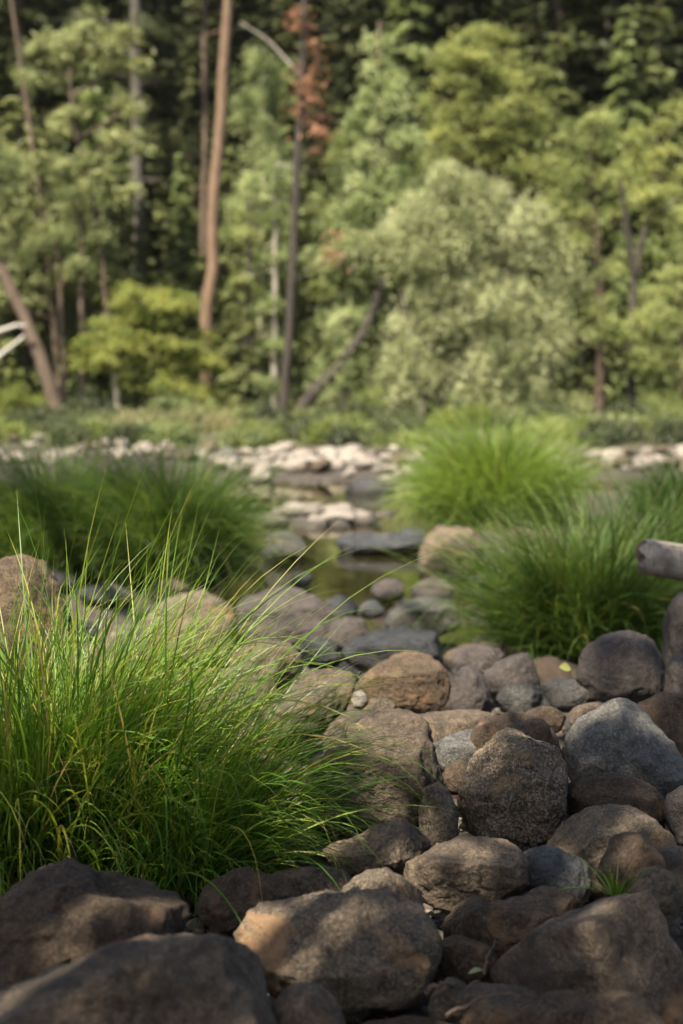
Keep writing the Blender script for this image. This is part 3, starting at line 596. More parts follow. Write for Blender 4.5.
gx, gy = (58 - 341.5) / FPX * 3.62, 3.62
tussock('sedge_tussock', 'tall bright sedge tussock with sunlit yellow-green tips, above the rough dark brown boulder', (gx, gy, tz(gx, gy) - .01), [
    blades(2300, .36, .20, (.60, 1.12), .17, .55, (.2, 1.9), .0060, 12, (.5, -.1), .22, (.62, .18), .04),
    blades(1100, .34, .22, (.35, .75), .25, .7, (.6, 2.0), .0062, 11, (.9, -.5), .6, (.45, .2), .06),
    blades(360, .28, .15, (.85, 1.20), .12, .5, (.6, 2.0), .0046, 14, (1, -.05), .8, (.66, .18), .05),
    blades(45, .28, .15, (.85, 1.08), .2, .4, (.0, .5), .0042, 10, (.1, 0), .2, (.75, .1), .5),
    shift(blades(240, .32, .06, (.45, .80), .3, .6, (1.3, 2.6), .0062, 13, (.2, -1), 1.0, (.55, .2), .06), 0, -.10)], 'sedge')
hx, hy = (195 - 341.5) / FPX * 3.5, 3.5
tussock('sedge_tussock', 'lower sedge tussock spilling long arching blades across the stones toward the pale-topped boulder', (hx, hy, tz(hx, hy) - .01), [
    blades(620, .18, .12, (.40, .75), .25, .6, (.9, 2.2), .0054, 12, (1, -.15), 1.0, (.46, .2), .08),
    blades(460, .15, .12, (.50, .92), .2, .5, (1.0, 2.3), .0040, 14, (1, .05), 1.1, (.56, .2), .10),
    blades(330, .17, .10, (.30, .60), .3, .7, (.9, 2.3), .0056, 11, (.8, -1), .9, (.40, .2), .10)], 'sedge')
def px_tuss(label, px, base, rxp, ryr, hp, n, mat, width, name='sedge_tussock', Y=None, tilt=.22, out=.75, droop=(.3, 1.5), tint=(.45, .2), dry=.04, bias=(0, 0), bw=0.0, segs=8, group=None, cat='grass tussock'):
    p = ground_hit(px, base) if Y is None else np.array([at(px, 400, Y)[0], Y, 0]); Yv = p[1] + (ryr if Y is None else 0); x = (px - 341.5) / FPX * Yv; k = Yv / FPX
    hm = hp * k
    return tussock(name, label, (x, Yv, tz(x, Yv) - .02), [blades(n, rxp * k, ryr, (.45 * hm, 1.05 * hm), tilt, out, droop, width, segs, bias, bw, tint, dry),
        blades(n // 2, rxp * k * 1.05, ryr * 1.05, (.3 * hm, .7 * hm), tilt, out * 1.3, (droop[0], droop[1] * 1.3), width, segs, bias, bw, (tint[0] - .08, tint[1]), dry)], mat, cat, group)
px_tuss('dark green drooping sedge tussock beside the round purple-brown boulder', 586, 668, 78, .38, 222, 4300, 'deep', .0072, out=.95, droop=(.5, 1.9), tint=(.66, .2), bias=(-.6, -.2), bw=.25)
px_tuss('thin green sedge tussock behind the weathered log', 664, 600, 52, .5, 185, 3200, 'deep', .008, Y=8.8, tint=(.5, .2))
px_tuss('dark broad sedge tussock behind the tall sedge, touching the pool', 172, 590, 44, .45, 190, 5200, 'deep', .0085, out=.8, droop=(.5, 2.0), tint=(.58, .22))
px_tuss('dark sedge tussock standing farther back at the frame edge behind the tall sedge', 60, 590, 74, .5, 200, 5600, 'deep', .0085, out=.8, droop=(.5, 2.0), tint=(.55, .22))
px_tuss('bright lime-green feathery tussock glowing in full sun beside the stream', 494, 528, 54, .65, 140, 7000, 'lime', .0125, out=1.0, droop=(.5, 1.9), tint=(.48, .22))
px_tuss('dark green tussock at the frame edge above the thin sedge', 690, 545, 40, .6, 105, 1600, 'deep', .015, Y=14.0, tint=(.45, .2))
# sprig, yellow leaf, twigs, straw
p = at(617, 888, 3.0)
tussock('grass_sprig', 'small fresh green grass sprig growing out of a crack between boulders', (p[0], p[1], p[2] - .02), [
    blades(26, .012, .012, (.06, .11), .2, .8, (.2, 1.2), .0034, 8, (0, 0), 0, (.7, .1), 0),
    blades(8, .01, .01, (.14, .22), .5, .9, (.6, 1.4), .0030, 9, (0, -.2), .2, (.6, .1), 0)], 'sedge', 'grass')
def small_leaf(label, p, L, wd_, rot, mat, name='fallen_leaf'):
    n = 9; V = []; F = []
    for i in range(n):
        t = i / (n - 1); w_ = wd_ * math.sin(math.pi * min(1, t * .96 + .03)) ** .8; zc = .25 * L * math.sin(math.pi * t) * .4
        V += [(L * (t - .5), -w_ / 2, zc + .1 * w_), (L * (t - .5), 0, zc - .1 * w_), (L * (t - .5), w_ / 2, zc + .12 * w_)]
    for i in range(n - 1):
        a = i * 3; F += [(a, a + 3, a + 4, a + 1), (a + 1, a + 4, a + 5, a + 2)]
    o = link(name, mesh_np(name, V, F, tint=[.9] * len(V), mat=LM[mat]), loc=p); o.rotation_euler = rot
    return tag(o, label, 'leaf')
small_leaf('yellow leaf lying at the base of the green tussock', at(565, 668, 5.25), .05, .035, (.9, .2, .4), 'gold')
small_leaf('narrow grey-green fallen leaf lying among twigs in the shadowed hollow', at(476, 972, 2.72), .055, .012, (.4, .2, .9), 'aspen')
def twig(label, pix, Y, r):
    P = np.array([at(a, b, Y + c) for a, b, c in pix]); c = P.mean(0)
    T = Tubes(); t = np.linspace(0, 1, 12); q = np.stack([np.interp(t, np.linspace(0, 1, len(P)), P[:, k] - c[k]) for k in range(3)], 1) + RNG.normal(0, r * .4, (12, 3))
    T.add(q, np.linspace(r, r * .5, 12), 7, .05)
    tag(link('twig', T.build('twig', BM['brown']), loc=c), label, 'twig')
twig('crooked brown twig lying in the hollow below the brown wedge-shaped boulder', [(436, 1006, 0), (456, 996, 0), (480, 980, .05)], 2.68, .005)
twig('thin dry twig standing up against the brown wedge-shaped boulder', [(484, 975, 0), (488, 955, .04), (496, 940, .08)], 2.8, .003)
twig('short brown stick wedged beside the big mottled dark grey boulder', [(425, 992, 0), (441, 983, 0), (458, 985, .03)], 2.66, .006)
twig('thin curved twig lying across the layered dark slab', [(446, 1016, 0), (480, 998, .04), (520, 992, .05)], 2.6, .004)
LIT = True
sV, sF, sT = blades(900, .15, .10, (.04, .13), .35, .1, (-.05, .15), .0022, 5, (0, 0), 0, (.6, .3), .3)
p = at(300, 878, 3.2)
sV = sV * np.array([1, 1, .12]) + np.array([0, 0, .02]); sV[:, :2] += np.repeat(RNG.normal(0, .05, (len(sV) // 12, 2)), 12, 0) * np.tile(np.repeat(np.linspace(0, 1, 6), 2), len(sV) // 12)[:, None]
o = link('straw_litter', mesh_np('straw_litter', sV, sF, tint=sT, mat=LM['straw']), loc=(p[0], p[1], tz(p[0], p[1]) + .05)); o['kind'] = 'stuff'; tag(o, 'mat of dry straw litter lying among stones under the sedge tips', 'litter')

G_ = np.random.default_rng(14); m_ = 1500
lx = G_.uniform(-.95, .95, m_); ly = 2.62 + 3.0 * G_.uniform(0, 1, m_) ** 1.3; lx *= ly * .36; la = G_.uniform(0, 6.28, m_); ll = G_.uniform(.008, .026, m_); lw = ll * G_.uniform(.06, .40, m_)
lc = np.stack([lx, ly, terrain(lx, ly) + G_.uniform(.012, .035, m_)], 1); ld = np.stack([np.cos(la), np.sin(la), G_.normal(0, .25, m_)], 1); ls = np.stack([-np.sin(la), np.cos(la), G_.normal(0, .4, m_)], 1)
LV = np.stack([lc - ld * ll[:, None], lc + ls * lw[:, None], lc + ld * ll[:, None], lc - ls * lw[:, None]], 1).reshape(-1, 3)
lo_ = link('leaf_litter', mesh_np('leaf_litter', LV, np.arange(m_ * 4).reshape(-1, 4), tint=np.repeat(G_.uniform(0, 1, m_), 4), smooth=False, mat=LM['litter'])); lo_['kind'] = 'stuff'; tag(lo_, 'dry brown leaf litter and chips caught between the boulders', 'leaf litter')
# meadow on the far bank
def tiles(n, xr, yr, L, width, mat, name, label, tint=(.5, .25), dry=.1):
    x = RNG.uniform(*xr, n); y = RNG.uniform(*yr, n); keep = fbm(np.stack([x * .35, y * .35, x * 0], 1), 21, 2) > -.35
    x = x[keep]; y = y[keep]
    V, F, t = blades(len(x), .01, .01, L, .3, .2, (.2, 1.4), width, 4, (0, 0), 0, tint, dry)
    nb = 10; z = terrain(x, y); V = V.reshape(len(x), nb, 3) + np.stack([x, y, z], 1)[:, None, :]
    o = link(name, mesh_np(name, V.reshape(-1, 3), F, tint=t, mat=LM[mat]), loc=(0, 0, 0)); o['kind'] = 'stuff'; return tag(o, label, 'grass')
tiles(26000, (-16, 17), (34.5, 48), (.10, .32), .020, 'alder', 'meadow_grass', 'strip of green meadow grass along the far bank under the trees', (.45, .22), .06)
tiles(3500, (-6.2, -3.0), (37, 42), (.4, .95), .02, 'straw', 'tall_pale_grass', 'tall pale seeding grass on the far bank below the fresh green tree', (.5, .25), .2)

# ------------------------------------------------------------------ trees
def leaves(cent, rad, n_each, size, flat=.6, elong=1.0, droop=0.0, tbase=.5, tvar=.18, lvar=.14, rng=RNG, axis=None):
    """leaf-sized diamonds gathered in clumps round the given centres"""
    n_each = int(n_each * 2.4); m = len(cent); N = m * n_each
    c = np.repeat(cent, n_each, 0); r = np.repeat(rad, n_each)
    g = rng.normal(size=(N, 3)); g /= np.linalg.norm(g, axis=1)[:, None]; g *= np.abs(rng.normal(0, .60, N))[:, None] + .06
    g[:, 2] *= flat
    p = c + g * r[:, None]; p[:, 2] -= droop * np.hypot(g[:, 0], g[:, 1]) * r
    up = rng.normal(size=(N, 3)) * .75 + np.array([-.2, -.32, .65]) + g * .6; up /= np.linalg.norm(up, axis=1)[:, None]
    t1 = np.cross(up, rng.normal(size=(N, 3))); t1 /= np.linalg.norm(t1, axis=1)[:, None] + 1e-9; t2 = np.cross(up, t1)
    sz = size * .72 * rng.uniform(.6, 1.35, N)[:, None]
    a = t1 * sz * elong; b = t2 * sz / elong ** .5
    V = np.stack([p - a * .5, p + b * .35 + up * sz * .06, p + a * .5, p - b * .35 + up * sz * .06], 1).reshape(-1, 3)
    F = np.arange(N * 4).reshape(-1, 4)
    t = np.repeat(rng.normal(tbase, tvar, m), n_each) + rng.normal(0, lvar, N)
    return V, F, np.repeat(np.clip(t, 0, 1), 4)
def limb(T, a, b, r0, r1, sag=.1, rng=RNG, n=7, sides=6):
    t = np.linspace(0, 1, n)[:, None]; L = np.linalg.norm(b - a)
    mid = (a + b) / 2 + np.array([0, 0, sag * L]) + rng.normal(0, .06 * L, 3)
    P = (1 - t) ** 2 * a + 2 * t * (1 - t) * mid + t ** 2 * b
    T.add(P, np.linspace(r0, r1, n), sides, .03, cap=False); return P
def resample(P, n):
    P = np.asarray(P, float); d = np.r_[0, np.cumsum(np.linalg.norm(np.diff(P, axis=0), axis=1))]; t = np.linspace(0, d[-1], n)
    return np.stack([np.interp(t, d, P[:, k]) for k in range(3)], 1)

def tree(name, label, Y, trunk_px, rad_px, bark, lobes, leaf, clump_r=(.35, .65), per_m2=1.6, n_each=60, size=.13, flat=.6, elong=1.4, droop=.3, depth=1.0, tb=.5, extra=(), cat='tree', group=None, seed=1, crown='crown', fork=None, stubs=0):
    """trunk as a pixel poly-line at distance Y (base first); crown lobes as (px, py, rx, ry) ellipsoids"""
    rng = np.random.default_rng(seed)
    k = Y / FPX; tp = [at(a, b, Y) for a, b in trunk_px]
    base = tp[0].copy(); base[2] = tz(base[0], Y) - .1
    tp[0] = base.copy() if tp[0][2] > base[2] else tp[0]
    if tp[0][2] < base[2] - .3: base[2] = tp[0][2]
    P = resample(np.array([base] + [q for q in tp if q[2] > base[2] + .2]), 18) - base
    P[1:-1] += rng.normal(0, rad_px * k * .12, (16, 3)); P[:, 1] += np.linspace(0, rng.normal(0, .3), 18)
    root = empty(name, base); tag(root, label, cat, group)
    T = Tubes(); rr = .82 * rad_px * k * np.interp(np.linspace(0, 1, 18), [0, .05, .5, 1], [1.3, 1.05, .85, .5]); T.add(P, rr, 12, .04, cap=False)
    for ex in extra:   # more stems, pixel poly-lines
        E = resample(np.array([at(a, b, Y) - base for a, b in ex[0]]), 10); E[:, 1] += np.linspace(0, rng.normal(0, .4), 10)
        T.add(E, ex[1] * k * np.linspace(1, .45, 10), 8, .04, cap=False); P = np.concatenate([P, E])
    for s_ in range(stubs):
        q = P[rng.integers(6, 18)]; d = np.array([rng.choice([-1, 1]) * rng.uniform(.5, 1.3), rng.normal(0, .5), rng.uniform(-.35, .15)])
        limb(T, q, q + d, .03, .008, -.03, rng, 5, 4)
    cs, rs = [], []
    for (lx, ly, rx, ry) in lobes:
        c = at(lx, ly, Y) - base; a = rx * k; b = ry * k; dd = depth * (a * .8 + .2 * b) if depth < 5 else a
        n = max(5, int(per_m2 * 5.4 * ((a * b) ** 1.0 + (a * dd) * .5)))
        g = rng.normal(size=(n, 3)); g /= np.linalg.norm(g, axis=1)[:, None]; g *= rng.uniform(.15, 1, n)[:, None] ** .4
        q = c + g * np.array([a, dd, b]); q = q[q[:, 2] > .15]
        cs.append(q); rs.append(rng.uniform(*clump_r, len(q)) * 1.28)
        # a limb to the lobe, then twigs to its clumps
        zz = P[:, 2]; hub = c - np.array([0, 0, b * .35])
        j = int(np.argmin(np.abs(zz - (hub[2] - .45 * abs(hub[0] - P[:, 0]) - .2)) + .4 * np.abs(P[:, 0] - hub[0])))
        r0 = max(.03, min(rad_px * k * .45, .05 * (a + b)))
        LP = limb(T, P[j], hub, r0, r0 * .45, .05, rng, 9, 7)
        for qq in q[rng.uniform(size=len(q)) < .55]:
            jj = int(np.argmin(np.linalg.norm(LP - qq, axis=1) + np.maximum(0, LP[:, 2] - qq[2])))
            limb(T, LP[jj], qq, r0 * .28, .008, .06, rng, 5, 4)
    link('trunk', T.build('trunk', BM[bark]), root)
    if cs:
        cs = np.concatenate(cs); rs = np.concatenate(rs)
        V, F, t = leaves(cs, rs, int(n_each * 1.25), size, flat * .8, elong, droop, tb, .24, .13, rng)
        link(crown, mesh_np(crown, V, F, tint=t, smooth=False, mat=LM[leaf]), root)
    return root

def conifer_mesh(h, r, cb, seed, spray=.44, whorl=.40, leaf='fir', dens=30, droop=.25, bark='dark', tr=.22, tb=.45, pw=.85):
    rng = np.random.default_rng(seed); T = Tubes()
    z = np.linspace(0, h, 20); P = np.stack([rng.normal(0, .04, 20).cumsum() * .5, rng.normal(0, .04, 20).cumsum() * .5, z], 1); P[0, :2] = 0
    T.add(P, tr * np.interp(z / h, [0, .05, .6, 1], [1.4, 1.05, .6, .06]), 10, .04, cap=False)
    cs, dirs, ts = [], [], []
    zc = cb
    while zc < h - .2:
        f = (zc - cb) / (h - cb); nb = 5 if f < .85 else 4
        for _ in range(nb):
            a = rng.uniform(0, 6.283); L = (r * (1 - f) ** pw + .15) * rng.uniform(.55, 1.12)
            if rng.uniform() < .10: continue
            o = np.array([np.interp(zc, z, P[:, 0]), np.interp(zc, z, P[:, 1]), zc + rng.uniform(-.15, .15)])
            d = np.array([math.cos(a), math.sin(a), 0]); s = np.linspace(0, 1, 6)
            B = o + d * (L * s)[:, None] + np.array([0, 0, 1.0]) * (L * (.22 * s - droop * 1.6 * s ** 2))[:, None]
            T.add(B, np.linspace(.012 + .010 * L, .006, 6), 4, 0, cap=False)
            n = int(dens * L + 4); u = rng.uniform(.12, 1.02, n) ** .8
            q = np.stack([np.interp(u, s, B[:, i]) for i in range(3)], 1)
            side = np.array([-d[1], d[0], 0]); sg = rng.choice([-1, 1], n)
            off = side[None] * (sg * rng.uniform(0, .34, n) * L * (1.05 - u) * 1.0)[:, None] + rng.normal(0, .05, (n, 3))
            cs.append(q + off); dv = d[None] * rng.uniform(.3, 1, n)[:, None] + side[None] * (sg * rng.uniform(.2, 1, n))[:, None] + np.array([0, 0, -1.]) * rng.uniform(.0, .55, n)[:, None]
            dirs.append(dv / np.linalg.norm(dv, axis=1)[:, None]); ts.append(np.full(n, rng.normal(tb, .13)) + rng.normal(0, .13, n))
        zc += whorl * rng.uniform(.7, 1.3)
    p = np.concatenate(cs); d = np.concatenate(dirs); t = np.clip(np.concatenate(ts), 0, 1); N = len(p)
    up = np.array([0, 0, 1.]) + rng.normal(0, .45, (N, 3)); sd = np.cross(d, up); sd /= np.linalg.norm(sd, axis=1)[:, None] + 1e-9
    L = spray * rng.uniform(.6, 1.4, N)[:, None]
    V = np.stack([p - d * L * .3, p + sd * L * .20, p + d * L * .7, p - sd * L * .20], 1).reshape(-1, 3)
    return T.build('trunk', BM[bark]), mesh_np('crown', V, np.arange(N * 4).reshape(-1, 4), tint=np.repeat(t, 4), smooth=False, mat=LM[leaf])
def place_conifer(me, x, y, s, label, group=None, name='conifer_tree', rz=None, zoff=0):
    root = empty(name, (x, y, tz(x, y) - .1 + zoff)); root.scale = (s, s, s); root.rotation_euler = (0, 0, rz if rz is not None else RNG.uniform(0, 6.28))
    tag(root, label, 'tree', group)
    for nm, m_ in zip(('trunk', 'crown'), me): link(nm, m_, root)
    return root

FIR = [conifer_mesh(22, 3.6, .8, 11, tb=.55), conifer_mesh(26, 3.5, 1.5, 12, tb=.45), conifer_mesh(19, 3.2, .5, 13, tb=.72)]
TALL = [conifer_mesh(30, 3.0, 9, 14, bark='grey', tr=.30), conifer_mesh(32, 3.4, 6, 15, bark='brown', tr=.32)]
# the forest rising behind, each tree its own
brng = random.Random(3)
rows = [(58, 13), (66, 14), (76, 15), (88, 16), (104, 17), (124, 18), (150, 20)]
for Yr, n in rows:
    half = Yr * .24 * 1.22
    for i in range(n):
        x = -half + (i + .5 + brng.uniform(-.35, .35)) * 2 * half / n; y = Yr + brng.uniform(-3.5, 3.5)
        if Yr == 58 and -3.5 < x < 8: y += 3
        m_ = brng.choice(FIR if brng.random() < .72 else TALL); s = brng.uniform(.85, 1.2)
        s *= 1.0 if Yr < 100 else 1.35
        place_conifer(m_, x, y, s, 'dark conifer in the crowded forest rising behind the bank', 'dark conifers of the forest behind')

YOUNG = [conifer_mesh(13, 2.1, .4, 71, spray=.34, leaf='pine', tb=.55, whorl=.34, dens=34, droop=.35), conifer_mesh(10, 1.8, .3, 72, spray=.32, leaf='pine', tb=.7, whorl=.32, dens=34, droop=.3), conifer_mesh(15, 2.3, .8, 73, spray=.34, leaf='aspen', tb=.42, whorl=.36, dens=32, droop=.4)]
for i_, (px_, Y_, s_) in enumerate([(-12, 50, 1.0), (52, 52.5, .95), (98, 54, 1.05), (122, 50.5, .8), (160, 55, 1.1), (182, 51, .62), (228, 54.5, 1.0), (240, 50, .6), (292, 55, .9), (322, 51.5, .95), (332, 55, 1.2), (410, 56, 1.25), (556, 54, 1.1), (585, 52, .85), (622, 53.5, 1.0), (652, 55, 1.2), (690, 52, .95), (575, 57, 1.3)]):
    place_conifer(YOUNG[i_ % 3], at(px_, 400, Y_)[0], Y_, s_, 'feathery olive-green young conifer standing among the bank trees', 'feathery young conifers among the bank trees')
# named conifers near the bank
place_conifer(FIR[0], at(362, 400, 53)[0], 53, .80, 'dense pointed fir standing behind the pale willow')
place_conifer(conifer_mesh(12, 2.4, .6, 31, leaf='pine', tb=.7, spray=.36), at(28, 400, 49.5)[0], 49.5, 1.0, 'olive-green fir behind the leaning trunk and its dead branches')
# tall bare trunks
tree('pine_tree', 'tall straight orange-barked pine lit by the sun, bare to the top of the picture', 47, [(203, 425), (207, 330), (214, 200), (221, 100), (229, 0), (236, -140), (240, -260)], 7.8, 'orange', [(232, -190, 70, 50), (245, -270, 50, 45), (250, -110, 60, 30), (205, -140, 50, 25)], 'pine', seed=3, stubs=10, per_m2=1.0)
tree('pine_tree', 'thick grey-brown pine trunk standing between the crooked young pine and the orange-barked pine', 52, [(139, 425), (139, 330), (137, 200), (135, 80), (133, 0), (131, -180)], 8, 'grey', [(133, -120, 80, 50), (128, -190, 60, 40), (150, -70, 55, 22), (118, 20, 40, 14)], 'fir', seed=4, stubs=16, per_m2=1.0)
tree('pine_tree', 'slim brown trunk rising just behind the orange-barked pine', 54, [(200, 425), (203, 300), (205, 150), (205, 0), (206, -160)], 4.5, 'brown', [(206, -110, 60, 50), (200, -170, 45, 40)], 'fir', seed=5, stubs=10, per_m2=1.0)
tree('dead_pine_tree', 'slender dark trunk with clumps of rust-coloured dead needles near its top', 46, [(281, 420), (288, 350), (294, 240), (299, 150), (303, 60), (306, -60)], 5.5, 'dark', [(312, 60, 15, 30), (310, 105, 16, 30), (318, 135, 12, 18), (300, 80, 12, 24), (335, 246, 8, 16), (300, 20, 10, 16)], 'rust', clump_r=(.25, .6), per_m2=1.9, n_each=16, size=.13, seed=6, stubs=8, crown='dead_needles')
P_ = resample(np.array([at(a, b, 46) for a, b in [(303, 78), (288, 62), (268, 40), (240, 22)]]), 10); T_ = Tubes(); T_.add(P_, np.linspace(.05, .02, 10), 7, .04)
DP = bpy.data.objects.get('dead_pine_tree'); db = link('dead_branch', T_.build('dead_branch', BM['pale']), DP); db.matrix_parent_inverse.identity(); db.location = -DP.location
tree('aspen_tree', 'pale slim trunk half hidden by small leaves beside the slender dark trunk', 49, [(274, 420), (275, 330), (276, 230), (276, 190), (277, 165)], 4.0, 'pale', [(268, 200, 16, 18), (284, 250, 14, 14), (266, 300, 14, 12), (285, 345, 16, 12), (270, 385, 16, 12), (280, 170, 16, 20)], 'aspen', seed=7, stubs=6)
tree('alder_tree', 'thin dark trunk beside the pale slim trunk, with small leaves up its stem', 50, [(248, 420), (248, 340), (249, 260), (250, 200)], 4, 'dark', [(252, 235, 26, 30), (240, 290, 20, 22), (260, 330, 16, 18)], 'alder', seed=8, per_m2=2)
tree('leaning_tree', 'dark thick trunk leaning steeply over toward the willow', 46.5, [(285, 424), (310, 398), (340, 368), (366, 330), (378, 300), (392, 262)], 8.5, 'dark', [(398, 240, 34, 30), (360, 250, 26, 26), (415, 280, 20, 22)], 'willow', seed=9, per_m2=2)
tree('alder_tree', 'thin dark upright trunk crossing behind the leaning trunk', 49, [(345, 422), (346, 370), (346, 310), (344, 240), (343, 200)], 4.2, 'dark', [(345, 220, 26, 36), (330, 270, 20, 24), (352, 170, 26, 36)], 'alder', seed=10, per_m2=2)
# aspen stand
tree('aspen_tree', 'pale green aspen crown filling the gap between the orange-barked pine and the rusty dead pine', 52, [(262, 420), (262, 300), (264, 180), (264, 90)], 4, 'pale', [(262, 110, 24, 36), (268, 170, 32, 34), (256, 220, 28, 34), (276, 270, 28, 30), (268, 330, 30, 34), (262, 70, 16, 26), (290, 210, 22, 40), (300, 300, 30, 34), (252, 380, 24, 20), (310, 370, 26, 26)], 'aspen', per_m2=2.6, flat=.9, seed=12, tb=.65)
# willow mass in the middle
tree('willow_tree', 'large pale silvery-green willow with a broad billowing crown over the bank', 45, [(418, 432), (424, 390), (432, 340), (440, 290), (446, 240)], 6, 'grey',
     [(455, 205, 34, 34), (488, 190, 30, 30), (520, 215, 30, 34), (545, 250, 30, 36), (470, 245, 40, 36), (510, 255, 40, 36), (430, 240, 32, 40), (560, 290, 22, 34), (485, 295, 46, 34), (535, 320, 36, 40), (445, 300, 36, 40), (420, 330, 28, 40), (500, 350, 44, 36), (555, 345, 24, 34), (460, 365, 36, 28), (530, 385, 36, 24), (405, 380, 28, 30), (490, 400, 40, 20), (410, 215, 22, 30), (440, 175, 24, 26), (560, 400, 22, 20)], 'willow', clump_r=(.35, .75), per_m2=1.5, n_each=66, size=.13, flat=.9, elong=2.0, droop=1.0, seed=13, extra=[([(438, 432), (441, 400), (455, 360), (475, 310)], 4), ([(426, 385), (410, 340), (402, 290)], 3.5)])
tree('cedar_tree', 'tall soft green cedar tree with layered sprays, left of the willow', 47, [(372, 425), (374, 330), (376, 200), (378, 90), (380, 20)], 5, 'brown',
     [(380, 40, 16, 30), (378, 95, 28, 32), (362, 140, 30, 24), (396, 150, 30, 28), (356, 190, 38, 26), (395, 205, 36, 26), (350, 240, 40, 26), (390, 260, 40, 28), (352, 300, 38, 28), (396, 330, 30, 26), (350, 360, 34, 24)], 'aspen', per_m2=1.6, n_each=60, size=.15, flat=.75, elong=1.8, droop=.8, tb=.6, seed=14)
tree('yellowing_maple', 'round-crowned yellow-green maple rising behind the willow', 50, [(470, 425), (472, 300), (474, 200), (478, 110)], 6, 'brown',
     [(480, 60, 40, 34), (450, 90, 38, 36), (512, 95, 38, 38), (480, 125, 50, 34), (440, 140, 34, 34), (520, 150, 40, 34), (470, 40, 24, 18), (535, 185, 28, 28), (445, 180, 30, 26)], 'gold', per_m2=1.5, n_each=60, size=.15, tb=.40, seed=15)
# right hand trees
tree('alder_tree', 'upright reddish trunk with yellow-green leaves on the bank past the willow', 46, [(600, 428), (599, 390), (602, 330), (599, 260), (594, 200), (592, 130)], 6, 'brown',
     [(590, 135, 34, 22), (575, 165, 26, 20), (612, 175, 26, 20), (590, 215, 30, 24), (570, 250, 24, 22), (610, 260, 26, 20), (585, 300, 30, 20), (560, 200, 20, 24)], 'alder', per_m2=1.4, seed=16, tb=.55)
tree('forked_alder', 'dark forked trunk carrying golden leaves at the frame edge', 45, [(632, 432), (632, 380), (632, 310), (636, 268), (652, 210), (664, 150)], 6, 'dark',
     [(655, 135, 30, 24), (678, 150, 30, 24), (640, 175, 24, 20), (670, 200, 34, 20), (690, 110, 22, 22)], 'gold', per_m2=1.4, seed=17, tb=.55, extra=[([(635, 275), (626, 230), (618, 180)], 4)])
tree('alder_tree', 'bushy green alder hanging over the bank at the frame edge', 44, [(676, 435), (680, 380), (684, 320), (690, 270)], 5, 'brown',
     [(640, 320, 30, 18), (670, 305, 34, 24), (688, 260, 30, 30), (655, 355, 36, 18), (690, 360, 30, 26), (615, 335, 24, 14), (680, 395, 28, 16), (690, 215, 26, 24)], 'alder', per_m2=1.5, seed=18, tb=.6)
# left hand trees
tree('leaning_pine', 'thick dark trunk leaning in from the frame edge with bleached dead branches', 43, [(64, 425), (52, 395), (36, 350), (18, 305), (0, 268), (-40, 185)], 8.5, 'brown', [(-45, 160, 60, 40), (-10, 150, 30, 20)], 'pine', seed=19, per_m2=1.2)
def dead_branch(label, pix, Y, rpx, parent=None):
    P = np.array([at(a, b, Y) for a, b in pix]); c = P[-1]; T = Tubes()
    T.add(resample(P, 10) - c, np.linspace(rpx * 1.0, rpx * .55, 10) * Y / FPX, 8, .05)
    tag(link('dead_branch', T.build('dead_branch', BM['white']), loc=c), label, 'branch')
dead_branch('bleached white dead branch sticking out from the leaning trunk, the upper one', [(-20, 336), (0, 331), (18, 325), (27, 327)], 42.6, 3)
dead_branch('bleached white dead branch slanting down from the leaning trunk, the lower one', [(-12, 366), (2, 354), (20, 340), (24, 336)], 42.6, 3)
tree('young_pine', 'crooked young pine with a pale bare trunk and soft needle clumps', 47, [(118, 425), (112, 340), (106, 290), (100, 230), (90, 180), (78, 130), (72, 80)], 3.6, 'brown',
     [(70, 45, 36, 16), (95, 35, 34, 14), (55, 70, 28, 14), (115, 60, 26, 13), (130, 140, 26, 12), (70, 120, 30, 14), (95, 165, 26, 14), (55, 165, 24, 14), (128, 105, 20, 12), (120, 190, 24, 12)], 'pine', clump_r=(.3, .5), per_m2=2.2, n_each=60, size=.17, elong=2.2, tb=.8, seed=20)
tree('leaning_pine', 'thin dark trunk leaning at the frame corner with olive needle sprays', 48, [(62, 425), (54, 320), (40, 200), (30, 130), (20, 60), (10, -10)], 4, 'brown',
     [(20, 205, 34, 20), (55, 235, 36, 20), (10, 250, 30, 22), (40, 275, 40, 22), (90, 235, 30, 18), (15, 170, 26, 18), (100, 270, 26, 16), (65, 200, 26, 14), (10, 300, 26, 20)], 'pine', per_m2=1.8, n_each=60, size=.16, tb=.72, seed=21)
for k_, (lab, tpx, r_) in enumerate([
    ('thin brown trunk beside the foot of the leaning dark trunk', [(62, 424), (64, 360), (60, 300), (56, 240)], 4),
    ('upright thin brown trunk with a bare stem, behind the fresh green tree', [(84, 424), (82, 350), (80, 280), (81, 200)], 4),
    ('short pale trunk just in front of the fresh green tree', [(119, 424), (117, 400), (114, 360), (112, 330)], 4),
    ('pale grey trunk glimpsed deep between the grey-brown pine and the slim trunk', [(174, 420), (174, 300), (173, 200), (172, 150)], 4)]):
    tree('young_tree', lab, 46.5 if k_ != 3 else 55, tpx, r_, 'pale' if k_ == 2 else 'grey' if k_ == 3 else 'brown', [(tpx[-1][0], tpx[-1][1] - 6, 22, 18), (tpx[-1][0] + 14, tpx[-1][1] + 26, 16, 12)], 'pine', seed=30 + k_, per_m2=2)
tree('fresh_green_tree', 'small spreading tree with bright fresh yellow-green layered leaves', 44, [(160, 432), (158, 400), (152, 360), (150, 320)], 4, 'brown',
     [(140, 295, 40, 14), (165, 310, 36, 14), (120, 325, 36, 13), (180, 335, 34, 16), (150, 345, 44, 14), (110, 358, 34, 12), (195, 365, 32, 16), (150, 380, 40, 14), (205, 395, 26, 14), (100, 340, 24, 10), (178, 300, 24, 10)], 'bright', clump_r=(.3, .55), per_m2=2.9, n_each=60, size=.13, flat=.4, tb=.72, seed=22)
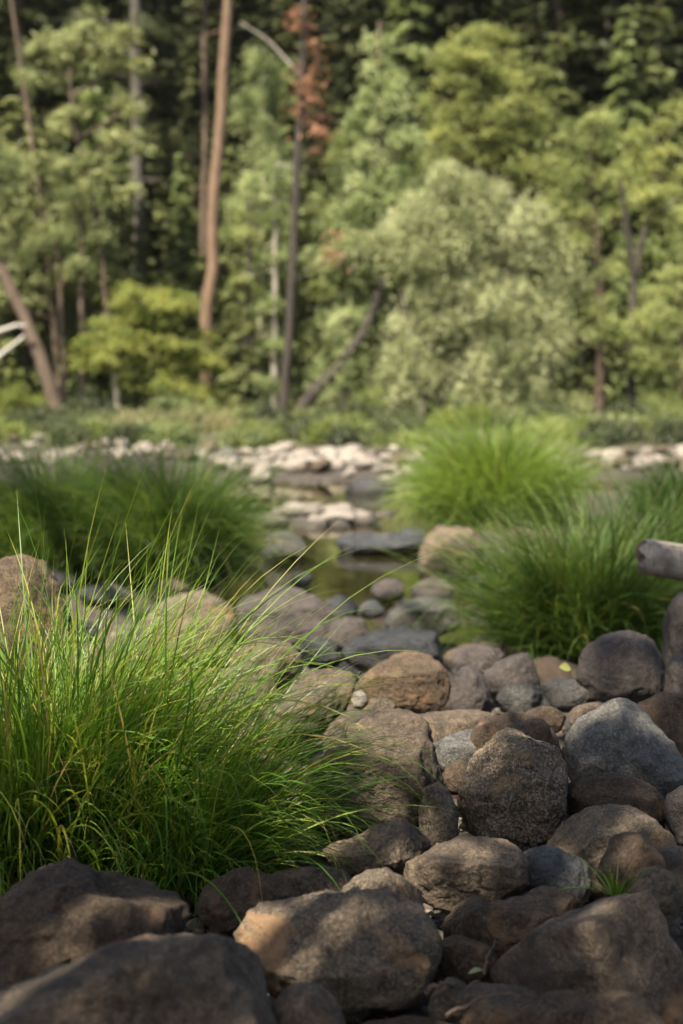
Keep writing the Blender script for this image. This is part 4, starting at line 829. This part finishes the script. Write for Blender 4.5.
# shrubs on the bank
def shrub(label, px, Y, w_, h_, leaf, seed, tb=.5, n=None, group=None):
    c = at(px, 400, Y); zb = tz(c[0], Y); base = np.array([c[0], Y, zb]); k = Y / FPX; rng = np.random.default_rng(seed)
    root = empty('shrub', base); tag(root, label, 'shrub', group); a, b = w_ * k, h_ * k
    m_ = n or int(14 + 10 * a * b); g = rng.normal(size=(m_, 3)); g /= np.linalg.norm(g, axis=1)[:, None]; g *= rng.uniform(.3, 1, m_)[:, None] ** .5
    c_ = np.stack([g[:, 0] * a, g[:, 1] * a * .7, np.abs(g[:, 2]) * b + .1], 1)
    T = Tubes()
    for q in c_[::2]: limb(T, np.array([0, 0, -.1]) + rng.normal(0, .06, 3) * [1, 1, 0], q, .025, .006, .1, rng, 5, 4)
    link('stems', T.build('stems', BM['brown']), root)
    V, F, t = leaves(c_, rng.uniform(.25, .5, m_), 60, .12, .7, 1.5, .2, tb, .15, .13, rng)
    link('foliage', mesh_np('foliage', V, F, tint=t, smooth=False, mat=LM[leaf]), root)
shrub('bright leafy shrub at the frame edge under the bleached dead branches', 14, 43, 34, 50, 'bright', 41, .5)
shrub('low dark green shrub at the foot of the leaning thick trunk', 320, 41, 40, 14, 'alder', 42, .3)
shrub('low green shrub between the rusty dead pine and the tall pale grass', 252, 42, 26, 15, 'alder', 43, .45)
shrub('dark green shrub at the foot of the willow', 395, 42, 26, 16, 'fir', 44, .7)
shrub('leafy light shrub in front of the willow trunk', 462, 40.5, 34, 22, 'bright', 45, .45)
for k_ in range(34):
    r_ = random.Random(170 + k_); shrub('rank weedy plant trailing from the far bank down to the pale cobbles', [r_.uniform(240, 430), r_.uniform(-5, 230), r_.uniform(540, 690)][k_ % 3], r_.uniform(33.5, 36.5), r_.uniform(8, 24), r_.uniform(4, 20), r_.choice(['alder', 'fir', 'bright', 'fir', 'pine']), 170 + k_, r_.uniform(.25, .6), group='weedy plants trailing from the far bank')
for k_ in range(48):
    r_ = random.Random(70 + k_); shrub('low leafy shrub in the green strip along the far bank', r_.uniform(-5, 690), r_.uniform(37, 43), r_.uniform(12, 30), r_.uniform(4, 10), r_.choice(['alder', 'fir', 'pine', 'fir', 'fir']), 70 + k_, r_.uniform(.3, .6), group='low shrubs along the far bank')
for k_, (px_, w_, h_) in enumerate([(40, 26, 22), (88, 30, 30), (205, 26, 24), (268, 30, 26), (345, 30, 22), (372, 22, 34), (545, 26, 26), (630, 24, 24), (668, 24, 32)]):
    shrub('dark bushy shrub standing up from the strip along the far bank', px_, 40 + (k_ % 3) * 1.6, w_, h_, ['fir', 'fir', 'alder'][k_ % 3], 270 + k_, .35, group='dark bushy shrubs along the far bank')
shrub('yellow-green leafy bush rising just behind the lime-green feathery tussock', 500, 18.5, 38, 64, 'bright', 53, .6)
shrub('dark bush under the reddish alder trunk', 560, 41, 22, 18, 'fir', 46, .8)
shrub('small dark bush at the frame edge below the bushy alder', 672, 40, 20, 16, 'alder', 47, .35)
shrub('tangled olive shrub below the fresh green tree', 178, 42, 40, 26, 'pine', 48, .5)
shrub('small round shrub under the crooked young pine', 92, 42.5, 34, 16, 'bright', 49, .35)
shrub('grey-green shrub in the shade behind the rusty dead pine', 318, 50, 40, 40, 'willow', 50, .35)
shrub('pale green bush in the gap behind the willow stems', 420, 51, 50, 40, 'aspen', 51, .35)
shrub('deep green bush in the dark gap beside the forked trunk', 655, 50, 50, 46, 'alder', 52, .3)

# ------------------------------------------------------------------ the trees on the near bank that shade the foreground (outside the frame)
def shade_tree(label, foot, targets, seed):
    rng = np.random.default_rng(seed); root = empty('shade_tree', (foot[0], foot[1], tz(*foot))); tag(root, label, 'tree')
    base = np.array([foot[0], foot[1], tz(*foot)]); T = Tubes()
    cs = [np.array(t_[:3]) + SUN * t_[4] for t_ in targets]; top = np.mean(cs, 0) - base
    P = resample(np.array([[0, 0, 0], [.1, .05, top[2] * .4], [top[0] * .2, top[1] * .2, top[2] * .8], [top[0] * .35, top[1] * .35, top[2] * 1.15]]), 16)
    T.add(P, np.linspace(.26, .09, 16), 12, .03, cap=False); Cc, Rr = [], []
    for c, t_ in zip(cs, targets):
        c = c - base; j = int(np.argmin(np.abs(P[:, 2] - (c[2] - 1.0)))); LP = limb(T, P[j], c - np.array([0, 0, .2]), .07, .03, .05, rng, 9, 7)
        n = int(t_[5] * (.50 if seed == 61 else .22 if seed != 64 else .45)) + (0 if seed == 61 else 2); g = rng.normal(size=(n, 3)); g /= np.linalg.norm(g, axis=1)[:, None]; g *= rng.uniform(0, 1, n)[:, None] ** .4
        q = c + g * t_[3]; Cc.append(q); Rr.append(rng.uniform(.09, .19, n) if seed == 61 else rng.uniform(.13, .27, n))
        for qq in q[::2]:
            jj = int(np.argmin(np.linalg.norm(LP - qq, axis=1))); limb(T, LP[jj], qq, .018, .006, .05, rng, 5, 4)
    link('trunk', T.build('trunk', BM['brown']), root)
    V, F, t = leaves(np.concatenate(Cc), np.concatenate(Rr), 26, .10 if seed == 61 else .13, .6, 1.5, .3, .5, .15, .12, rng)
    link('crown', mesh_np('crown', V, F, tint=t, smooth=False, mat=LM['alder']), root)
shade_tree('tall leafy alder on the near bank casting dappled shade over the front boulders', (-5.5, -3.0), [
    (-.80, 2.55, .25, .50, 5.5, 9), (-.35, 2.40, .25, .50, 6.2, 9), (.02, 2.70, .2, .50, 5.6, 11), (.42, 2.65, .15, .50, 6.4, 13), (.80, 2.75, .2, .50, 5.8, 12), (.40, 2.2, .1, .55, 6.6, 14),
    (-.55, 3.25, .15, .45, 6.0, 22), (-.92, 3.25, .2, .40, 5.6, 18), (-.15, 3.25, .15, .40, 5.4, 14), (.50, 3.20, .15, .45, 6.0, 9), (.66, 3.42, .15, .40, 5.8, 17), (1.05, 3.6, .2, .4, 6.2, 14), (.95, 3.25, .2, .50, 5.6, 12), (.85, 4.05, .25, .45, 6.2, 24), (1.15, 4.2, .15, .4, 6.0, 16), (.45, 3.75, .2, .35, 5.8, 5), (1.35, 3.7, .2, .5, 6.0, 12), (.10, 3.75, .05, .28, 6.2, 4)], 61)
over = []  # overhead leaf lobes, out of view, added to cut sky light on the foreground
orng = random.Random(12)
for a in range(26):
    over.append((orng.uniform(-1.0, 5.5), orng.uniform(-4.5, 2.6), orng.uniform(6.5, 9.5), 1.0, 0.0, 80))
shade_tree('unseen spreading alder added above the front boulders to block sky light', (4.6, -2.2), over, 64)
shade_tree('broad alder farther along the near bank shading the green tussocks', (-6.5, 6.5), [
    (1.35, 4.6, .1, .75, 12, 36), (1.7, 5.6, .3, .8, 12.5, 40), (1.0, 6.9, .3, .6, 12, 24), (2.2, 7.2, .4, 1.0, 13, 44), (2.4, 9.2, .4, 1.0, 12.5, 34), (3.6, 13.5, .4, 1.2, 13, 44)], 62)
shade_tree('leafy alder beyond the frame edge shading the dark tussocks', (-9.5, 9.5), [
    (-2.5, 11.2, .3, 1.0, 9, 56), (-1.5, 11.4, .3, .85, 9.5, 46), (-3.3, 11.8, .3, 1.0, 9.2, 50), (-2.0, 12.6, .2, 1.0, 10, 40)], 63)

nrng = random.Random(8)  # unseen conifers added behind the camera to darken the sky light there
for i_, (x, y) in enumerate([(-9, -11), (-4.5, -12), (0, -11), (4.5, -10), (8.5, -8), (11, -3), (11.5, 3), (-13, -8)]):
    place_conifer(FIR[i_ % 3], x, y, nrng.uniform(.50, .60), 'unseen conifer added behind the viewpoint to block sky light', 'added sky-blocking conifers behind the viewpoint')

# ------------------------------------------------------------------ warm summer air between the trees
hm, N, L = new_mat('haze'); pv = N.new('ShaderNodeVolumePrincipled'); pv.inputs['Color'].default_value = (.93, .95, .90, 1); pv.inputs['Density'].default_value = HAZE
pv.inputs['Anisotropy'].default_value = .2
o_ = N.new('ShaderNodeOutputMaterial'); L.new(pv.outputs[0], o_.inputs['Volume'])
x0, x1, y0, y1, z0, z1 = -400, 400, -60, 460, -8, 130
hV = [(x, y, z) for z in (z0, z1) for y in (y0, y1) for x in (x0, x1)]
hz = link('haze', mesh_np('haze', hV, [(0, 2, 3, 1), (4, 5, 7, 6), (0, 1, 5, 4), (2, 6, 7, 3), (0, 4, 6, 2), (1, 3, 7, 5)], smooth=False, mat=hm)); hz['kind'] = 'stuff'
